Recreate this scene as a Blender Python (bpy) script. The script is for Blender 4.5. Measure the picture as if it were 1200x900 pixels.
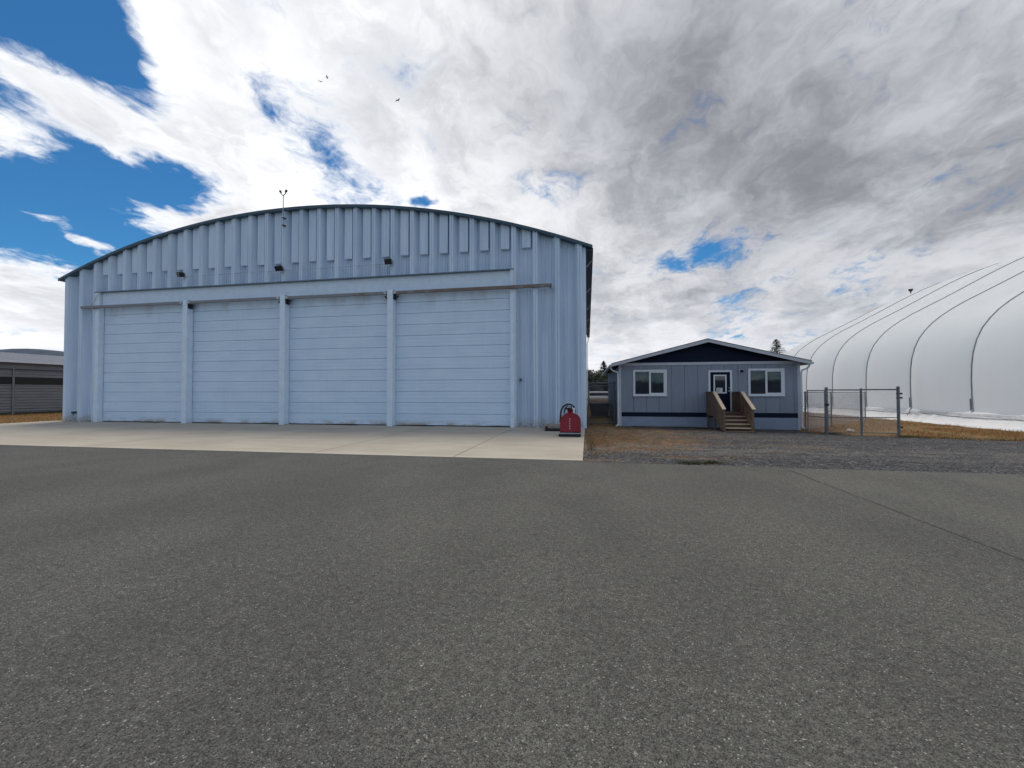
import bpy, math, random
from mathutils import Vector, Matrix, noise as mnoise
R = math.radians
rnd = random.Random(7)
for o in list(bpy.data.objects):
    bpy.data.objects.remove(o, do_unlink=True)
scene = bpy.context.scene
C = scene.collection

# ------------------------------------------------------------------ camera
F, PITCH, ROLL, YAW, EYE = 486.0, .0202, -.0019, .1798, 1.7
fw = Vector((-math.sin(YAW)*math.cos(PITCH), math.cos(YAW)*math.cos(PITCH), math.sin(PITCH)))
rt = Vector((math.cos(YAW), math.sin(YAW), 0)); up = rt.cross(fw)
r2 = rt*math.cos(ROLL)+up*math.sin(ROLL); u2 = up*math.cos(ROLL)-rt*math.sin(ROLL)
cam = bpy.data.objects.new('camera', bpy.data.cameras.new('camera'))
C.objects.link(cam); scene.camera = cam
m3 = Matrix((r2, u2, -fw)).transposed().to_4x4(); m3.translation = (0, 0, EYE)
cam.matrix_world = m3
cam.data.sensor_width = 36; cam.data.lens = 36*F/1200
cam.data.clip_start = .05; cam.data.clip_end = 9000

# ------------------------------------------------------------------ light and exposure
SUN_EL, SUN_AZ = R(64), R(-16)          # azimuth from +Y, negative towards -X
sdir = Vector((math.sin(SUN_AZ)*math.cos(SUN_EL), math.cos(SUN_AZ)*math.cos(SUN_EL), math.sin(SUN_EL)))
sun = bpy.data.objects.new('sun', bpy.data.lights.new('sun', 'SUN'))
C.objects.link(sun)
sun.data.energy = 1.5; sun.data.angle = R(24); sun.data.color = (1, .91, .78)
sun.rotation_euler = sdir.to_track_quat('Z', 'Y').to_euler(); sun.location = (0, 0, 60)
scene.view_settings.view_transform = 'Standard'; scene.view_settings.look = 'None'
scene.view_settings.exposure = 0.43; scene.view_settings.gamma = 1.0
scene.view_settings.use_curve_mapping = False

# ------------------------------------------------------------------ node helpers
class G:
    def __init__(s, tree): s.t = tree; s.n = tree.nodes; s.l = tree.links
    def put(s, sock, v):
        if isinstance(v, bpy.types.NodeSocket): s.l.new(v, sock)
        elif v is not None:
            try: sock.default_value = v
            except Exception: sock.default_value = tuple(v)+(1,)
    def m(s, op, a, b=None, c=None, clamp=False):
        n = s.n.new('ShaderNodeMath'); n.operation = op; n.use_clamp = clamp
        s.put(n.inputs[0], a); s.put(n.inputs[1], b); s.put(n.inputs[2], c)
        return n.outputs[0]
    def v(s, op, a, b=None, scale=None):
        n = s.n.new('ShaderNodeVectorMath'); n.operation = op
        s.put(n.inputs[0], a); s.put(n.inputs[1], b)
        if scale is not None: s.put(n.inputs['Scale'], scale)
        return n.outputs['Value'] if op in ('DOT_PRODUCT', 'LENGTH', 'DISTANCE') else n.outputs[0]
    def sep(s, a):
        n = s.n.new('ShaderNodeSeparateXYZ'); s.put(n.inputs[0], a); return n.outputs
    def com(s, x, y, z):
        n = s.n.new('ShaderNodeCombineXYZ')
        for i, q in enumerate((x, y, z)): s.put(n.inputs[i], q)
        return n.outputs[0]
    def noise(s, vec, scale=1, detail=4, rough=.5, dist=0, color=False):
        n = s.n.new('ShaderNodeTexNoise'); s.put(n.inputs['Vector'], vec)
        s.put(n.inputs['Scale'], scale); n.inputs['Detail'].default_value = detail
        n.inputs['Roughness'].default_value = rough; n.inputs['Distortion'].default_value = dist
        return n.outputs['Color' if color else 'Fac']
    def voro(s, vec, scale, out='Distance', feature='F1', rnd_=1):
        n = s.n.new('ShaderNodeTexVoronoi'); n.feature = feature
        s.put(n.inputs['Vector'], vec); s.put(n.inputs['Scale'], scale); n.inputs['Randomness'].default_value = rnd_
        return n.outputs[out]
    def rng(s, x, a, b, c=0., d=1., smooth=True):
        n = s.n.new('ShaderNodeMapRange'); n.interpolation_type = 'SMOOTHSTEP' if smooth else 'LINEAR'
        for i, q in enumerate((x, a, b, c, d)): s.put(n.inputs[i], q)
        return n.outputs[0]
    def mix(s, f, a, b, mode='MIX'):
        n = s.n.new('ShaderNodeMix'); n.data_type = 'RGBA'; n.blend_type = mode
        s.put(n.inputs[0], f); s.put(n.inputs[6], a if isinstance(a, bpy.types.NodeSocket) else tuple(a)+(1,))
        s.put(n.inputs[7], b if isinstance(b, bpy.types.NodeSocket) else tuple(b)+(1,))
        return n.outputs[2]
    def bump(s, h, strength=.3, dist=.01):
        n = s.n.new('ShaderNodeBump'); n.inputs['Strength'].default_value = strength
        n.inputs['Distance'].default_value = dist; s.put(n.inputs['Height'], h); return n.outputs[0]

def pix_dir(x, y):
    X, Y = x-600, y-450
    a = X*math.cos(ROLL)+Y*math.sin(ROLL); b = -X*math.sin(ROLL)+Y*math.cos(ROLL)
    return (fw*F+rt*a-up*b).normalized()

# ------------------------------------------------------------------ sky: Nishita blue with a layer of broken cloud
w = bpy.data.worlds.new('World'); scene.world = w; w.use_nodes = True
g = G(w.node_tree); g.n.clear()
d = g.n.new('ShaderNodeTexCoord').outputs['Generated']
dx, dy, dz = g.sep(d)
sky = g.n.new('ShaderNodeTexSky'); sky.sky_type = 'NISHITA'; sky.sun_disc = False
sky.sun_elevation = SUN_EL; sky.sun_rotation = SUN_AZ; sky.altitude = 50
sky.air_density = 1.0; sky.dust_density = .2; sky.ozone_density = 3.0
k = g.m('DIVIDE', 1, g.m('ADD', g.m('MAXIMUM', dz, 0), .20))
sa = R(4)                                 # wind direction of the streaks
px = g.m('MULTIPLY', g.m('SUBTRACT', g.m('MULTIPLY', dx, math.cos(sa)), g.m('MULTIPLY', dy, math.sin(sa))), k)
py = g.m('MULTIPLY', g.m('ADD', g.m('MULTIPLY', dx, math.sin(sa)), g.m('MULTIPLY', dy, math.cos(sa))), k)
Ps = g.com(px, g.m('MULTIPLY', py, .72), 0)
warp = g.v('SUBTRACT', g.noise(Ps, 3.0, 4, .62, color=True), (.5, .5, .5))
Pw = g.v('ADD', Ps, g.v('SCALE', warp, scale=.30))
n_big = g.noise(Pw, 2.2, 6, .60)
n_fine = g.noise(g.v('ADD', Pw, (3.1, 7.7, 2.2)), 9.0, 6, .66)
n_mid = g.noise(g.v('ADD', Pw, (9.1, 2.7, 5.2)), 2.3, 6, .58)
dw = g.v('ADD', d, g.v('SCALE', warp, scale=.13))
def patch(cx, cy, s1, s2, tilt, amp, soft=.0):
    """an elliptical bank (+) or gap (-) of cloud on the sky dome, half axes in degrees"""
    c = pix_dir(cx, cy); e = Vector((0, 0, 1)); h_ = e.cross(c).normalized()*-1; v_ = c.cross(h_).normalized()*-1
    if v_.z < 0: v_ = -v_
    a = R(tilt); t1 = h_*math.cos(a)-v_*math.sin(a); t2 = c.cross(t1)
    n = g.n.new('ShaderNodeMapping'); n.vector_type = 'TEXTURE'
    n.inputs['Location'].default_value = c
    n.inputs['Rotation'].default_value = Matrix((t1, t2, c)).transposed().to_euler('XYZ')
    n.inputs['Scale'].default_value = (math.tan(R(s1)), math.tan(R(s2)), .6)
    g.l.new(dw, n.inputs['Vector'])
    return g.m('MULTIPLY', g.rng(g.v('LENGTH', n.outputs[0]), 1.0, soft), amp)
def total(lst):
    t_ = None
    for q in lst:
        c_ = patch(*q); t_ = c_ if t_ is None else g.m('ADD', t_, c_)
    return t_
# cloud banks (+) and clear gaps (-): picture x, y of the bank's direction, half axes, tilt, amount
PATCHES = [(950, 60, 52, 46, 0, .50, .2), (1000, 400, 40, 16, 0, .25), (560, 120, 24, 20, 0, .26), (330, 120, 26, 17, 25, .25), (560, 330, 26, 12, 0, .35)]
GAPS = [
 (-60, 190, 26, 26, 0, -.24, .3), (55, 22, 14, 7, 12, -.46), (155, 78, 4, 3, 40, -.34), (110, 225, 13, 7, 12, -.46), (240, 231, 9, 2.6, 5, -.46),
 (370, 145, 16, 7, 45, -.19), (375, 185, 10, 5.5, 10, -.15), (290, 68, 8, 3.0, 42, -.20),
 (835, 299, 14, 3.4, -3, -.38), (868, 358, 8, 4.4, -35, -.30), (945, 399, 6, 2.2, -5, -.28), (495, 240, 3.2, 1.4, 0, -.36), (645, 226, 9, 4, 0, -.12)]
BANKS = [
 (50, 100, 11, 3.8, 22, .56), (190, 150, 15, 8.0, 25, .44), (230, 40, 9, 8, 45, .36), (310, 268, 16, 4.6, -3, .70), (165, 258, 6, 3, -10, .55),
 (0, 165, 4.6, 6.0, 60, .62), (60, 257, 5, 2.4, 15, .52), (25, 365, 11, 6.5, 0, .85), (105, 293, 3.2, 1.6, 15, .46), (60, 430, 14, 3.4, 0, .7)]
HEAVY = [(640, 60, 24, 20, 0, .35), (1080, 190, 50, 34, 0, .80, .1), (800, 60, 30, 20, 0, .40), (830, 345, 8, 1.6, 0, .35), (740, 376, 8, 2.4, 0, .45), (1000, 395, 14, 3, -20, .6), (900, 250, 16, 6, -20, .35)]

bias = total(PATCHES)
bias = g.m('MINIMUM', g.m('ADD', g.m('ADD', g.m('MINIMUM', bias, .315), total(GAPS)), total(BANKS)), .32)
heavy = total(HEAVY)
tex = g.m('ADD', g.m('MULTIPLY', n_big, .95), g.m('MULTIPLY', n_fine, .85))
dens = g.m('ADD', g.m('ADD', tex, bias), -.31)
cover = g.rng(dens, .46, .80)
thick = g.m('ADD', g.rng(dens, .56, .92), heavy, clamp=True)
fold = g.rng(g.m('ADD', g.m('MULTIPLY', n_mid, .8), g.m('MULTIPLY', n_fine, .45)), .42, .80)
lite = g.mix(heavy, (.83, .838, .855), (.385, .396, .435))
dark = g.mix(heavy, (.44, .455, .49), (.19, .197, .222))
body = g.mix(fold, dark, lite)
cloud = g.mix(thick, lite, body)
low = g.rng(dz, .02, .26)                # paler towards the horizon
cloud = g.mix(low, g.mix(.5, cloud, (.70, .71, .76)), cloud)
blue = g.mix(1.0, sky.outputs[0], (.19, .485, .66), 'MULTIPLY')
cl10 = g.v('SCALE', cloud, scale=10.0)
col = g.mix(cover, blue, cl10)
bg = g.n.new('ShaderNodeBackground'); g.l.new(col, bg.inputs[0]); bg.inputs[1].default_value = .1
out = g.n.new('ShaderNodeOutputWorld'); g.l.new(bg.outputs[0], out.inputs[0])
w.cycles.sampling_method = 'MANUAL'; w.cycles.sample_map_resolution = 512

# ------------------------------------------------------------------ materials
def mat(name, fn, rough=.6, metal=0., spec=.5):
    m = bpy.data.materials.new(name); m.use_nodes = True
    q = G(m.node_tree); b = m.node_tree.nodes['Principled BSDF']
    b.inputs['Roughness'].default_value = rough; b.inputs['Metallic'].default_value = metal
    b.inputs['Specular IOR Level'].default_value = spec
    pos = q.n.new('ShaderNodeNewGeometry').outputs['Position']
    res = fn(q, pos, b)
    if res is not None: q.put(b.inputs['Base Color'], res)
    return m
def plain(name, c, rough=.6, metal=0., var=.12, scale=3., spec=.5, bump=0):
    def fn(q, p, b):
        n = q.noise(p, scale, 6, .6)
        if bump: q.l.new(q.bump(q.noise(p, scale*12, 4, .6), bump, .004), b.inputs['Normal'])
        return q.mix(q.rng(n, .25, .75), [x*(1-var) for x in c], [min(1, x*(1+var)) for x in c])
    return mat(name, fn, rough, metal, spec)

def f_siding(q, p, b):
    x, y, z = q.sep(p)
    st = q.noise(q.com(q.m('MULTIPLY', x, 5), q.m('MULTIPLY', y, 5), q.m('MULTIPLY', z, .25)), 1, 6, .6)
    c = q.mix(q.rng(st, .3, .7), (.54, .655, .79), (.66, .775, .90))
    patch = q.noise(p, .35, 4, .5)
    q.l.new(q.bump(q.noise(p, 1.3, 3, .5), .35, .03), b.inputs['Normal'])
    c = q.mix(q.m('MULTIPLY', q.rng(patch, .4, .7), .35), c, (.46, .585, .72))
    # rust and mud splashed up from the ground
    h = q.m('ADD', .22, q.m('MULTIPLY', q.noise(q.com(x, 0, 0), 3.5, 4, .6), .75))
    d_ = q.m('MULTIPLY', q.rng(z, 0., h, 1, 0), q.rng(q.noise(p, 9, 5, .6), .32, .62))
    return q.mix(q.m('MULTIPLY', d_, .75), c, (.33, .20, .11))
SIDING = mat('siding_paint', f_siding, .33)
def f_door(q, p, b):
    x, y, z = q.sep(p)
    c = q.mix(q.rng(q.noise(q.com(q.m('MULTIPLY', x, .6), 0, q.m('MULTIPLY', z, 1.4)), 1, 5, .6), .3, .7), (.61, .745, .895), (.67, .80, .94))
    st = q.noise(q.com(q.m('MULTIPLY', x, 7), 0, q.m('MULTIPLY', z, .3)), 1, 5, .6)
    c = q.mix(q.m('MULTIPLY', q.rng(st, .5, .8), .25), c, (.48, .59, .70))
    q.l.new(q.bump(q.noise(q.com(q.m('MULTIPLY', x, .9), y, q.m('MULTIPLY', z, 2.0)), 1.0, 3, .5), .35, .03), b.inputs['Normal'])
    top = q.m('MULTIPLY', q.rng(z, 5.7, 6.7), q.rng(q.noise(q.com(x, 0, q.m('MULTIPLY', z, .4)), 1.1, 4, .55), .45, .65))
    c = q.mix(q.m('MULTIPLY', top, .35), c, (.33, .31, .28))
    d_ = q.m('MULTIPLY', q.rng(z, .03, .36, 1, 0), q.rng(q.noise(q.com(x, 0, q.m('MULTIPLY', z, 3)), 1.1, 5, .6), .42, .62))
    return q.mix(q.m('MULTIPLY', d_, .8), c, (.34, .26, .17))
DOOR = mat('door_paint', f_door, .45)
TRIM = plain('pale_trim_paint', (.67, .79, .905), .45, var=.06)
JAMB = plain('jamb_paint', (.70, .81, .915), .45, var=.06)
def f_track(q, p, b):
    n = q.noise(p, 2.2, 6, .65)
    return q.mix(q.rng(q.m('ADD', n, q.rng(q.sep(p)[0], -16, -5, -.12, .14)), .42, .64), (.25, .25, .26), (.20, .15, .12))
TRACK = mat('weathered_track_steel', f_track, .6, .3)
DARKSTEEL = plain('dark_steel', (.05, .055, .065), .5, .5)
GALV = plain('galvanised_steel', (.42, .44, .46), .45, .6, var=.2)
FENCE = plain('fence_steel', (.17, .178, .19), .6, .2, var=.25)
ROOF = plain('blue_grey_roof_steel', (.06, .12, .18), .45, .2)
SOFFIT = plain('navy_soffit', (.035, .045, .07), .6)
BLACK = plain('black_plastic', (.012, .012, .013), .5)
RUBBER = plain('rubber', (.015, .015, .016), .75)
WHITE = plain('white_trim', (.74, .76, .79), .5, var=.05)
GREYTRIM = plain('grey_fascia', (.52, .53, .57), .5, var=.06)
def f_board(q, p, b):
    x, y, z = q.sep(p)
    n = q.noise(q.com(q.m('MULTIPLY', x, 14), q.m('MULTIPLY', y, 14), q.m('MULTIPLY', z, .8)), 1, 5, .6)
    q.l.new(q.bump(n, .25, .004), b.inputs['Normal'])
    return q.mix(q.rng(n, .3, .7), (.225, .255, .315), (.265, .295, .355))
BOARD = mat('grey_painted_board', f_board, .6)
SKIRT = plain('grey_blue_skirting', (.26, .31, .40), .65, var=.1, scale=1.5)
NAVY = plain('navy_paint', (.006, .011, .032), .6, var=.1, spec=.15)
SHINGLE = plain('roof_shingle', (.10, .10, .105), .9, var=.4, scale=9)
def f_glass(q, p, b):
    q.l.new(q.bump(q.noise(p, 1.6, 2, .5), .05, .02), b.inputs['Normal'])
    return q.mix(q.rng(q.noise(p, 1.0, 2, .5), .35, .65), (.004, .007, .012), (.012, .017, .026))
GLASS = mat('window_glass', f_glass, .03, spec=.9)
PAPER = plain('paper', (.75, .75, .72), .8, var=.04)
def f_wood(q, p, b):
    x, y, z = q.sep(p)
    n = q.noise(q.com(q.m('MULTIPLY', x, 18), q.m('MULTIPLY', y, 6), q.m('MULTIPLY', z, 3)), 1, 6, .65)
    q.l.new(q.bump(n, .3, .004), b.inputs['Normal'])
    return q.mix(q.rng(n, .25, .75), (.11, .070, .047), (.21, .145, .097))
WOOD = mat('stained_wood', f_wood, .75)
def f_woodl(q, p, b):
    n = q.noise(q.v('MULTIPLY', p, (18, 5, 18)), 1, 6, .65)
    return q.mix(q.rng(n, .25, .75), (.33, .255, .18), (.50, .41, .31))
WOODL = mat('weathered_cap_wood', f_woodl, .8)
def f_red(q, p, b):
    n = q.noise(p, 7, 6, .6)
    return q.mix(q.rng(n, .35, .7), (.215, .004, .019), (.265, .010, .028))
RED = mat('red_enamel', f_red, .4)

def f_asphalt(base, tint):
    def fn(q, p, b):
        v1 = q.voro(p, 135, 'Color'); v2 = q.voro(p, 300, 'Color'); v3 = q.voro(p, 55, 'Color')
        s1 = q.sep(v1)[0]; s2 = q.sep(v2)[1]
        grain = q.m('ADD', q.m('MULTIPLY', s1, .55), q.m('MULTIPLY', s2, .45))
        c = q.mix(q.rng(grain, .12, .92, smooth=False), [x*.25 for x in base], [x*1.85 for x in base])
        peb = q.m('MULTIPLY', q.rng(s1, .965, .98), q.rng(q.sep(v3)[1], .3, .6))
        c = q.mix(q.m('MULTIPLY', peb, .75), c, (.42, .415, .39))
        mt = q.noise(p, 17, 8, .80)
        c = q.mix(q.rng(mt, .36, .64, smooth=False), q.mix(1, c, (.66, .66, .66), 'MULTIPLY'), q.mix(1, c, (1.34, 1.34, 1.33), 'MULTIPLY'))
        # brownish stones here and there
        c = q.mix(q.m('MULTIPLY', q.rng(q.sep(v1)[2], .95, .97), .35), c, (.14, .10, .075))
        big = q.noise(q.v('MULTIPLY', p, (.5, .28, 1)), 1, 7, .6)
        c = q.mix(q.m('MULTIPLY', q.rng(big, .36, .64), .75), c, q.mix(1, c, (.74, .745, .75), 'MULTIPLY'))
        mid = q.noise(q.v('MULTIPLY', p, (1.3, 2.2, 1)), 1, 6, .65)
        c = q.mix(q.m('MULTIPLY', q.rng(mid, .45, .72), .40), c, q.mix(1, c, tint, 'MULTIPLY'))
        oil = q.rng(q.noise(q.v('MULTIPLY', p, (.9, .9, 1)), 1.4, 3, .5), .70, .80)
        c = q.mix(q.m('MULTIPLY', oil, .35), c, q.mix(1, c, (.6, .6, .6), 'MULTIPLY'))
        dist = q.voro(p, 135, 'Distance')
        q.l.new(q.bump(q.m('SUBTRACT', q.m('MULTIPLY', s1, .6), dist), .55, .006), b.inputs['Normal'])
        return c
    return fn
ASPHALT = mat('asphalt', f_asphalt((.096, .0955, .0865), (1.18, 1.17, 1.14)), .85, spec=.25)
ASPHALT2 = mat('older_asphalt', f_asphalt((.104, .1035, .0935), (1.16, 1.15, 1.12)), .85, spec=.25)
def f_conc(q, p, b):
    x, y, z = q.sep(p)
    n1 = q.noise(p, .5, 6, .6); n2 = q.noise(q.v('MULTIPLY', p, (.35, 2.4, 1)), 1, 6, .65); n3 = q.noise(p, 60, 4, .6)
    c = q.mix(q.rng(n1, .3, .7), (.40, .355, .285), (.47, .425, .35))
    c = q.mix(q.m('MULTIPLY', q.rng(n2, .45, .7), .5), c, (.33, .29, .23))
    c = q.mix(q.m('MULTIPLY', q.rng(n3, .3, .75), .16), c, (.30, .28, .24))
    pale = q.rng(y, 10.3, 10.75, 1, 0)
    c = q.mix(q.m('MULTIPLY', pale, .35), c, (.55, .51, .43))
    spot = q.rng(q.noise(p, 1.1, 4, .6), .64, .74)
    return q.mix(q.m('MULTIPLY', spot, .4), c, (.25, .22, .19))
CONC = mat('concrete', f_conc, .85, spec=.2)
JOINT = plain('joint_filler', (.10, .085, .07), .9)
def f_gravel(q, p, b):
    x, y, z = q.sep(p)
    vc = q.voro(p, 24, 'Color'); s1, s2, s3 = q.sep(vc)
    c = q.mix(q.rng(s1, .05, .95, smooth=False), (.020, .020, .022), (.125, .123, .125))
    c = q.mix(q.m('MULTIPLY', q.rng(s2, .93, .97), .8), c, (.34, .33, .32))
    # brown moss, fines and dead weeds by the buildings
    nb = q.noise(q.v('MULTIPLY', p, (.35, 1.0, 1)), 1.0, 6, .62)
    reg = q.m('ADD', q.rng(x, 1.2, 8.0, .20, -.10), q.m('ADD', q.rng(y, 12.0, 14.5, -.14, .06), q.rng(y, 16.5, 19.3, 0, -.05)))
    msk = q.rng(q.m('ADD', nb, reg), .51, .70)
    nn = q.noise(p, 2.6, 5, .65)
    brown = q.mix(q.rng(nn, .3, .7), (.32, .165, .068), (.37, .235, .11))
    brown = q.mix(q.rng(q.noise(p, 1.7, 4, .6), .52, .66), brown, (.17, .15, .052))
    brown = q.mix(q.rng(q.noise(p, 14, 4, .7), .35, .75), q.mix(1, brown, (.6, .6, .6), 'MULTIPLY'), brown)
    c = q.mix(q.m('MULTIPLY', msk, q.rng(q.noise(p, 22, 4, .7), .32, .58, .15, .95)), c, brown)
    c = q.mix(q.rng(q.noise(p, 3.2, 6, .7), .36, .64), q.mix(1, c, (.62, .62, .64), 'MULTIPLY'), q.mix(1, c, (1.32, 1.3, 1.27), 'MULTIPLY'))
    band = q.m('MULTIPLY', q.rng(y, 11.6, 12.8), q.rng(y, 13.4, 15.2, 1, 0)); c = q.mix(q.m('MULTIPLY', q.m('MULTIPLY', band, .5), q.rng(q.noise(q.v('MULTIPLY', p, (.5, 1.2, 1)), 1.3, 4, .6), .38, .6)), c, (.23, .215, .185))
    wear = q.rng(q.noise(q.v('MULTIPLY', p, (.25, 1.6, 1)), 1.0, 4, .6), .48, .66)
    c = q.mix(q.m('MULTIPLY', wear, .35), c, (.17, .16, .148))
    q.l.new(q.bump(q.m('SUBTRACT', q.m('MULTIPLY', s1, .7), q.voro(p, 24, 'Distance')), 1.0, .04), b.inputs['Normal'])
    return c
GRAVEL = mat('gravel', f_gravel, .9, spec=.2)
STONE = plain('gravel_stone', (.15, .15, .153), .9, var=.75, scale=14, spec=.2)
def f_dry(q, p, b):
    n = q.noise(p, .6, 6, .65); n2 = q.noise(p, 5, 5, .7)
    c = q.mix(q.rng(n, .35, .65), (.27, .14, .058), (.28, .185, .08))
    c = q.mix(q.m('MULTIPLY', q.rng(n2, .42, .62), .8), c, (.085, .07, .034))
    return q.mix(q.rng(q.noise(p, 25, 4, .7), .3, .7), q.mix(1, c, (.55, .55, .55), 'MULTIPLY'), c)
DRY = mat('dry_ground', f_dry, .95, spec=.1)
def f_blade(q, p, b):
    c = q.mix(q.rng(q.noise(p, .8, 4, .6), .42, .62), (.38, .185, .07), (.37, .25, .11))
    return q.mix(q.m('MULTIPLY', q.rng(q.noise(p, 2.3, 4, .65), .54, .68), .8), c, (.13, .135, .045))
BLADE = mat('dry_grass_blades', f_blade, .9, spec=.1)
def f_fabric(q, p, b):
    n = q.noise(p, .25, 5, .6)
    b.inputs['Subsurface Weight'].default_value = 0
    b.inputs['Transmission Weight'].default_value = 0
    return q.mix(q.rng(n, .3, .7), (.80, .81, .82), (.86, .865, .87))
def make_fabric(name, lo, hi, tr):
    m = bpy.data.materials.new(name); m.use_nodes = True; q = G(m.node_tree); q.n.clear()
    pos = q.n.new('ShaderNodeNewGeometry').outputs['Position']
    c = q.mix(q.rng(q.noise(q.v('MULTIPLY', pos, (.5, .5, .12)), 1, 6, .6), .3, .7), lo, hi)
    a = q.n.new('ShaderNodeBsdfPrincipled'); q.put(a.inputs['Base Color'], c); a.inputs['Roughness'].default_value = .5
    a.inputs['Specular IOR Level'].default_value = .3
    t = q.n.new('ShaderNodeBsdfTranslucent'); q.put(t.inputs[0], c)
    mx = q.n.new('ShaderNodeMixShader'); mx.inputs[0].default_value = tr
    q.l.new(a.outputs[0], mx.inputs[1]); q.l.new(t.outputs[0], mx.inputs[2])
    o = q.n.new('ShaderNodeOutputMaterial'); q.l.new(mx.outputs[0], o.inputs[0])
    return m
FABRIC = make_fabric('white_dome_fabric', (.90, .925, .945), (.94, .96, .975), .52)
SKIRTFAB = make_fabric('white_skirt_fabric', (.86, .87, .87), (.92, .92, .92), .2)
CABLE = plain('cable_steel', (.24, .25, .26), .5, .4)
def f_shed(q, p, b):
    x, y, z = q.sep(p)
    return q.mix(q.rng(q.noise(q.com(0, q.m('MULTIPLY', y, .5), q.m('MULTIPLY', z, 2)), 1, 5, .6), .3, .7), (.20, .207, .225), (.25, .257, .275))
SHED = mat('grey_shed_steel', f_shed, .55, .2)
SHEDROOF = plain('shed_roof_steel', (.26, .265, .285), .55, .2)
HILL = plain('forested_hill', (.045, .065, .10), .95, var=.35, scale=.02)
BARK = plain('bark', (.06, .045, .035), .9)
LEAF = plain('dark_leaf', (.030, .045, .022), .7, var=.45, scale=2)
NEEDLE = plain('needle', (.018, .026, .018), .8, var=.4, scale=2)
WEED = plain('green_weed', (.075, .075, .030), .9, var=.4, scale=6)
CARWHITE = plain('white_car_paint', (.75, .76, .78), .25)

# ------------------------------------------------------------------ mesh helpers
class MB:
    def __init__(s): s.v = []; s.f = []
    def face(s, pts):
        n = len(s.v); s.v += [tuple(p) for p in pts]; s.f.append(tuple(range(n, n+len(pts)))); return s
    def box(s, x0, x1, y0, y1, z0, z1):
        n = len(s.v)
        s.v += [(x0,y0,z0),(x1,y0,z0),(x1,y1,z0),(x0,y1,z0),(x0,y0,z1),(x1,y0,z1),(x1,y1,z1),(x0,y1,z1)]
        s.f += [tuple(n+i for i in q) for q in ((0,3,2,1),(4,5,6,7),(0,1,5,4),(1,2,6,5),(2,3,7,6),(3,0,4,7))]
        return s
    def bevbox(s, x0, x1, y0, y1, z0, z1, b):
        # box whose front (-Y) edges are chamfered
        n = len(s.v)
        s.v += [(x0,y1,z0),(x1,y1,z0),(x1,y1,z1),(x0,y1,z1),(x0,y0+b,z0),(x1,y0+b,z0),(x1,y0+b,z1),(x0,y0+b,z1),
                (x0+b,y0,z0+b),(x1-b,y0,z0+b),(x1-b,y0,z1-b),(x0+b,y0,z1-b)]
        s.f += [tuple(n+i for i in q) for q in ((0,3,2,1),(8,9,10,11),(4,5,9,8),(5,6,10,9),(6,7,11,10),(7,4,8,11),(0,1,5,4),(1,2,6,5),(2,3,7,6),(3,0,4,7))]
        return s
    def bar(s, a, b, wd, ht, upv=(0, 0, 1)):
        a = Vector(a); b = Vector(b); t = (b-a).normalized(); u = Vector(upv)
        sd = t.cross(u).normalized(); u = sd.cross(t).normalized()
        n = len(s.v)
        for p in (a, b):
            for i, j in ((-1,-1),(1,-1),(1,1),(-1,1)): s.v.append(tuple(p+sd*(wd/2*i)+u*(ht/2*j)))
        s.f += [tuple(n+i for i in q) for q in ((0,1,2,3),(7,6,5,4),(0,4,5,1),(1,5,6,2),(2,6,7,3),(3,7,4,0))]
        return s
    def tube(s, pts, r, k=8, cap_=True):
        pts = [Vector(p) for p in pts]; rs = r if isinstance(r, (list, tuple)) else [r]*len(pts)
        base = len(s.v); ref = None
        for i, p in enumerate(pts):
            t = (pts[min(i+1, len(pts)-1)]-pts[max(i-1, 0)]).normalized()
            if ref is None or abs(ref.dot(t)) > .95:
                ref = Vector((0, 0, 1)) if abs(t.z) < .9 else Vector((1, 0, 0))
            a = t.cross(ref).normalized(); b = a.cross(t).normalized(); ref = b
            for j in range(k):
                q = 2*math.pi*j/k; s.v.append(tuple(p+a*(rs[i]*math.cos(q))+b*(rs[i]*math.sin(q))))
        for i in range(len(pts)-1):
            for j in range(k):
                A = base+i*k+j; B = base+i*k+(j+1) % k; s.f.append((A, B, B+k, A+k))
        if cap_:
            s.f.append(tuple(base+j for j in range(k))[::-1]); e = base+(len(pts)-1)*k
            s.f.append(tuple(e+j for j in range(k)))
        return s
    def prism(s, poly, a, b, axis='y'):
        # poly in the plane perpendicular to axis, extruded from a to b
        def P(u, v_, c): return {'y': (u, c, v_), 'x': (c, u, v_), 'z': (u, v_, c)}[axis]
        n = len(s.v); k_ = len(poly)
        s.v += [P(u, v_, a) for u, v_ in poly]+[P(u, v_, b) for u, v_ in poly]
        s.f.append(tuple(range(n, n+k_))); s.f.append(tuple(range(n+2*k_-1, n+k_-1, -1)))
        for i in range(k_):
            j = (i+1) % k_; s.f.append((n+i, n+k_+i, n+k_+j, n+j))
        return s
    def grid(s, rows):
        n = len(s.v); w_ = len(rows[0])
        for r_ in rows: s.v += [tuple(p) for p in r_]
        for i in range(len(rows)-1):
            for j in range(w_-1):
                a = n+i*w_+j; s.f.append((a, a+1, a+w_+1, a+w_))
        return s
    def mesh(s, name, m, smooth=False):
        me = bpy.data.meshes.new(name); me.from_pydata(s.v, [], s.f); me.materials.append(m)
        if smooth: me.polygons.foreach_set('use_smooth', [True]*len(me.polygons))
        me.update(); return me
    def build(s, name, m, parent=None, smooth=False, fix=True):
        me = s.mesh(name, m, smooth)
        if fix:
            import bmesh
            b = bmesh.new(); b.from_mesh(me); bmesh.ops.recalc_face_normals(b, faces=b.faces); b.to_mesh(me); b.free()
        return link(name, me, parent)
def link(name, me, parent=None, loc=None):
    o = bpy.data.objects.new(name, me); C.objects.link(o)
    if parent is not None:
        o.parent = parent; o.matrix_parent_inverse = Matrix.Translation(-wloc(parent))
    if loc is not None: o.location = loc
    return o
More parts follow.
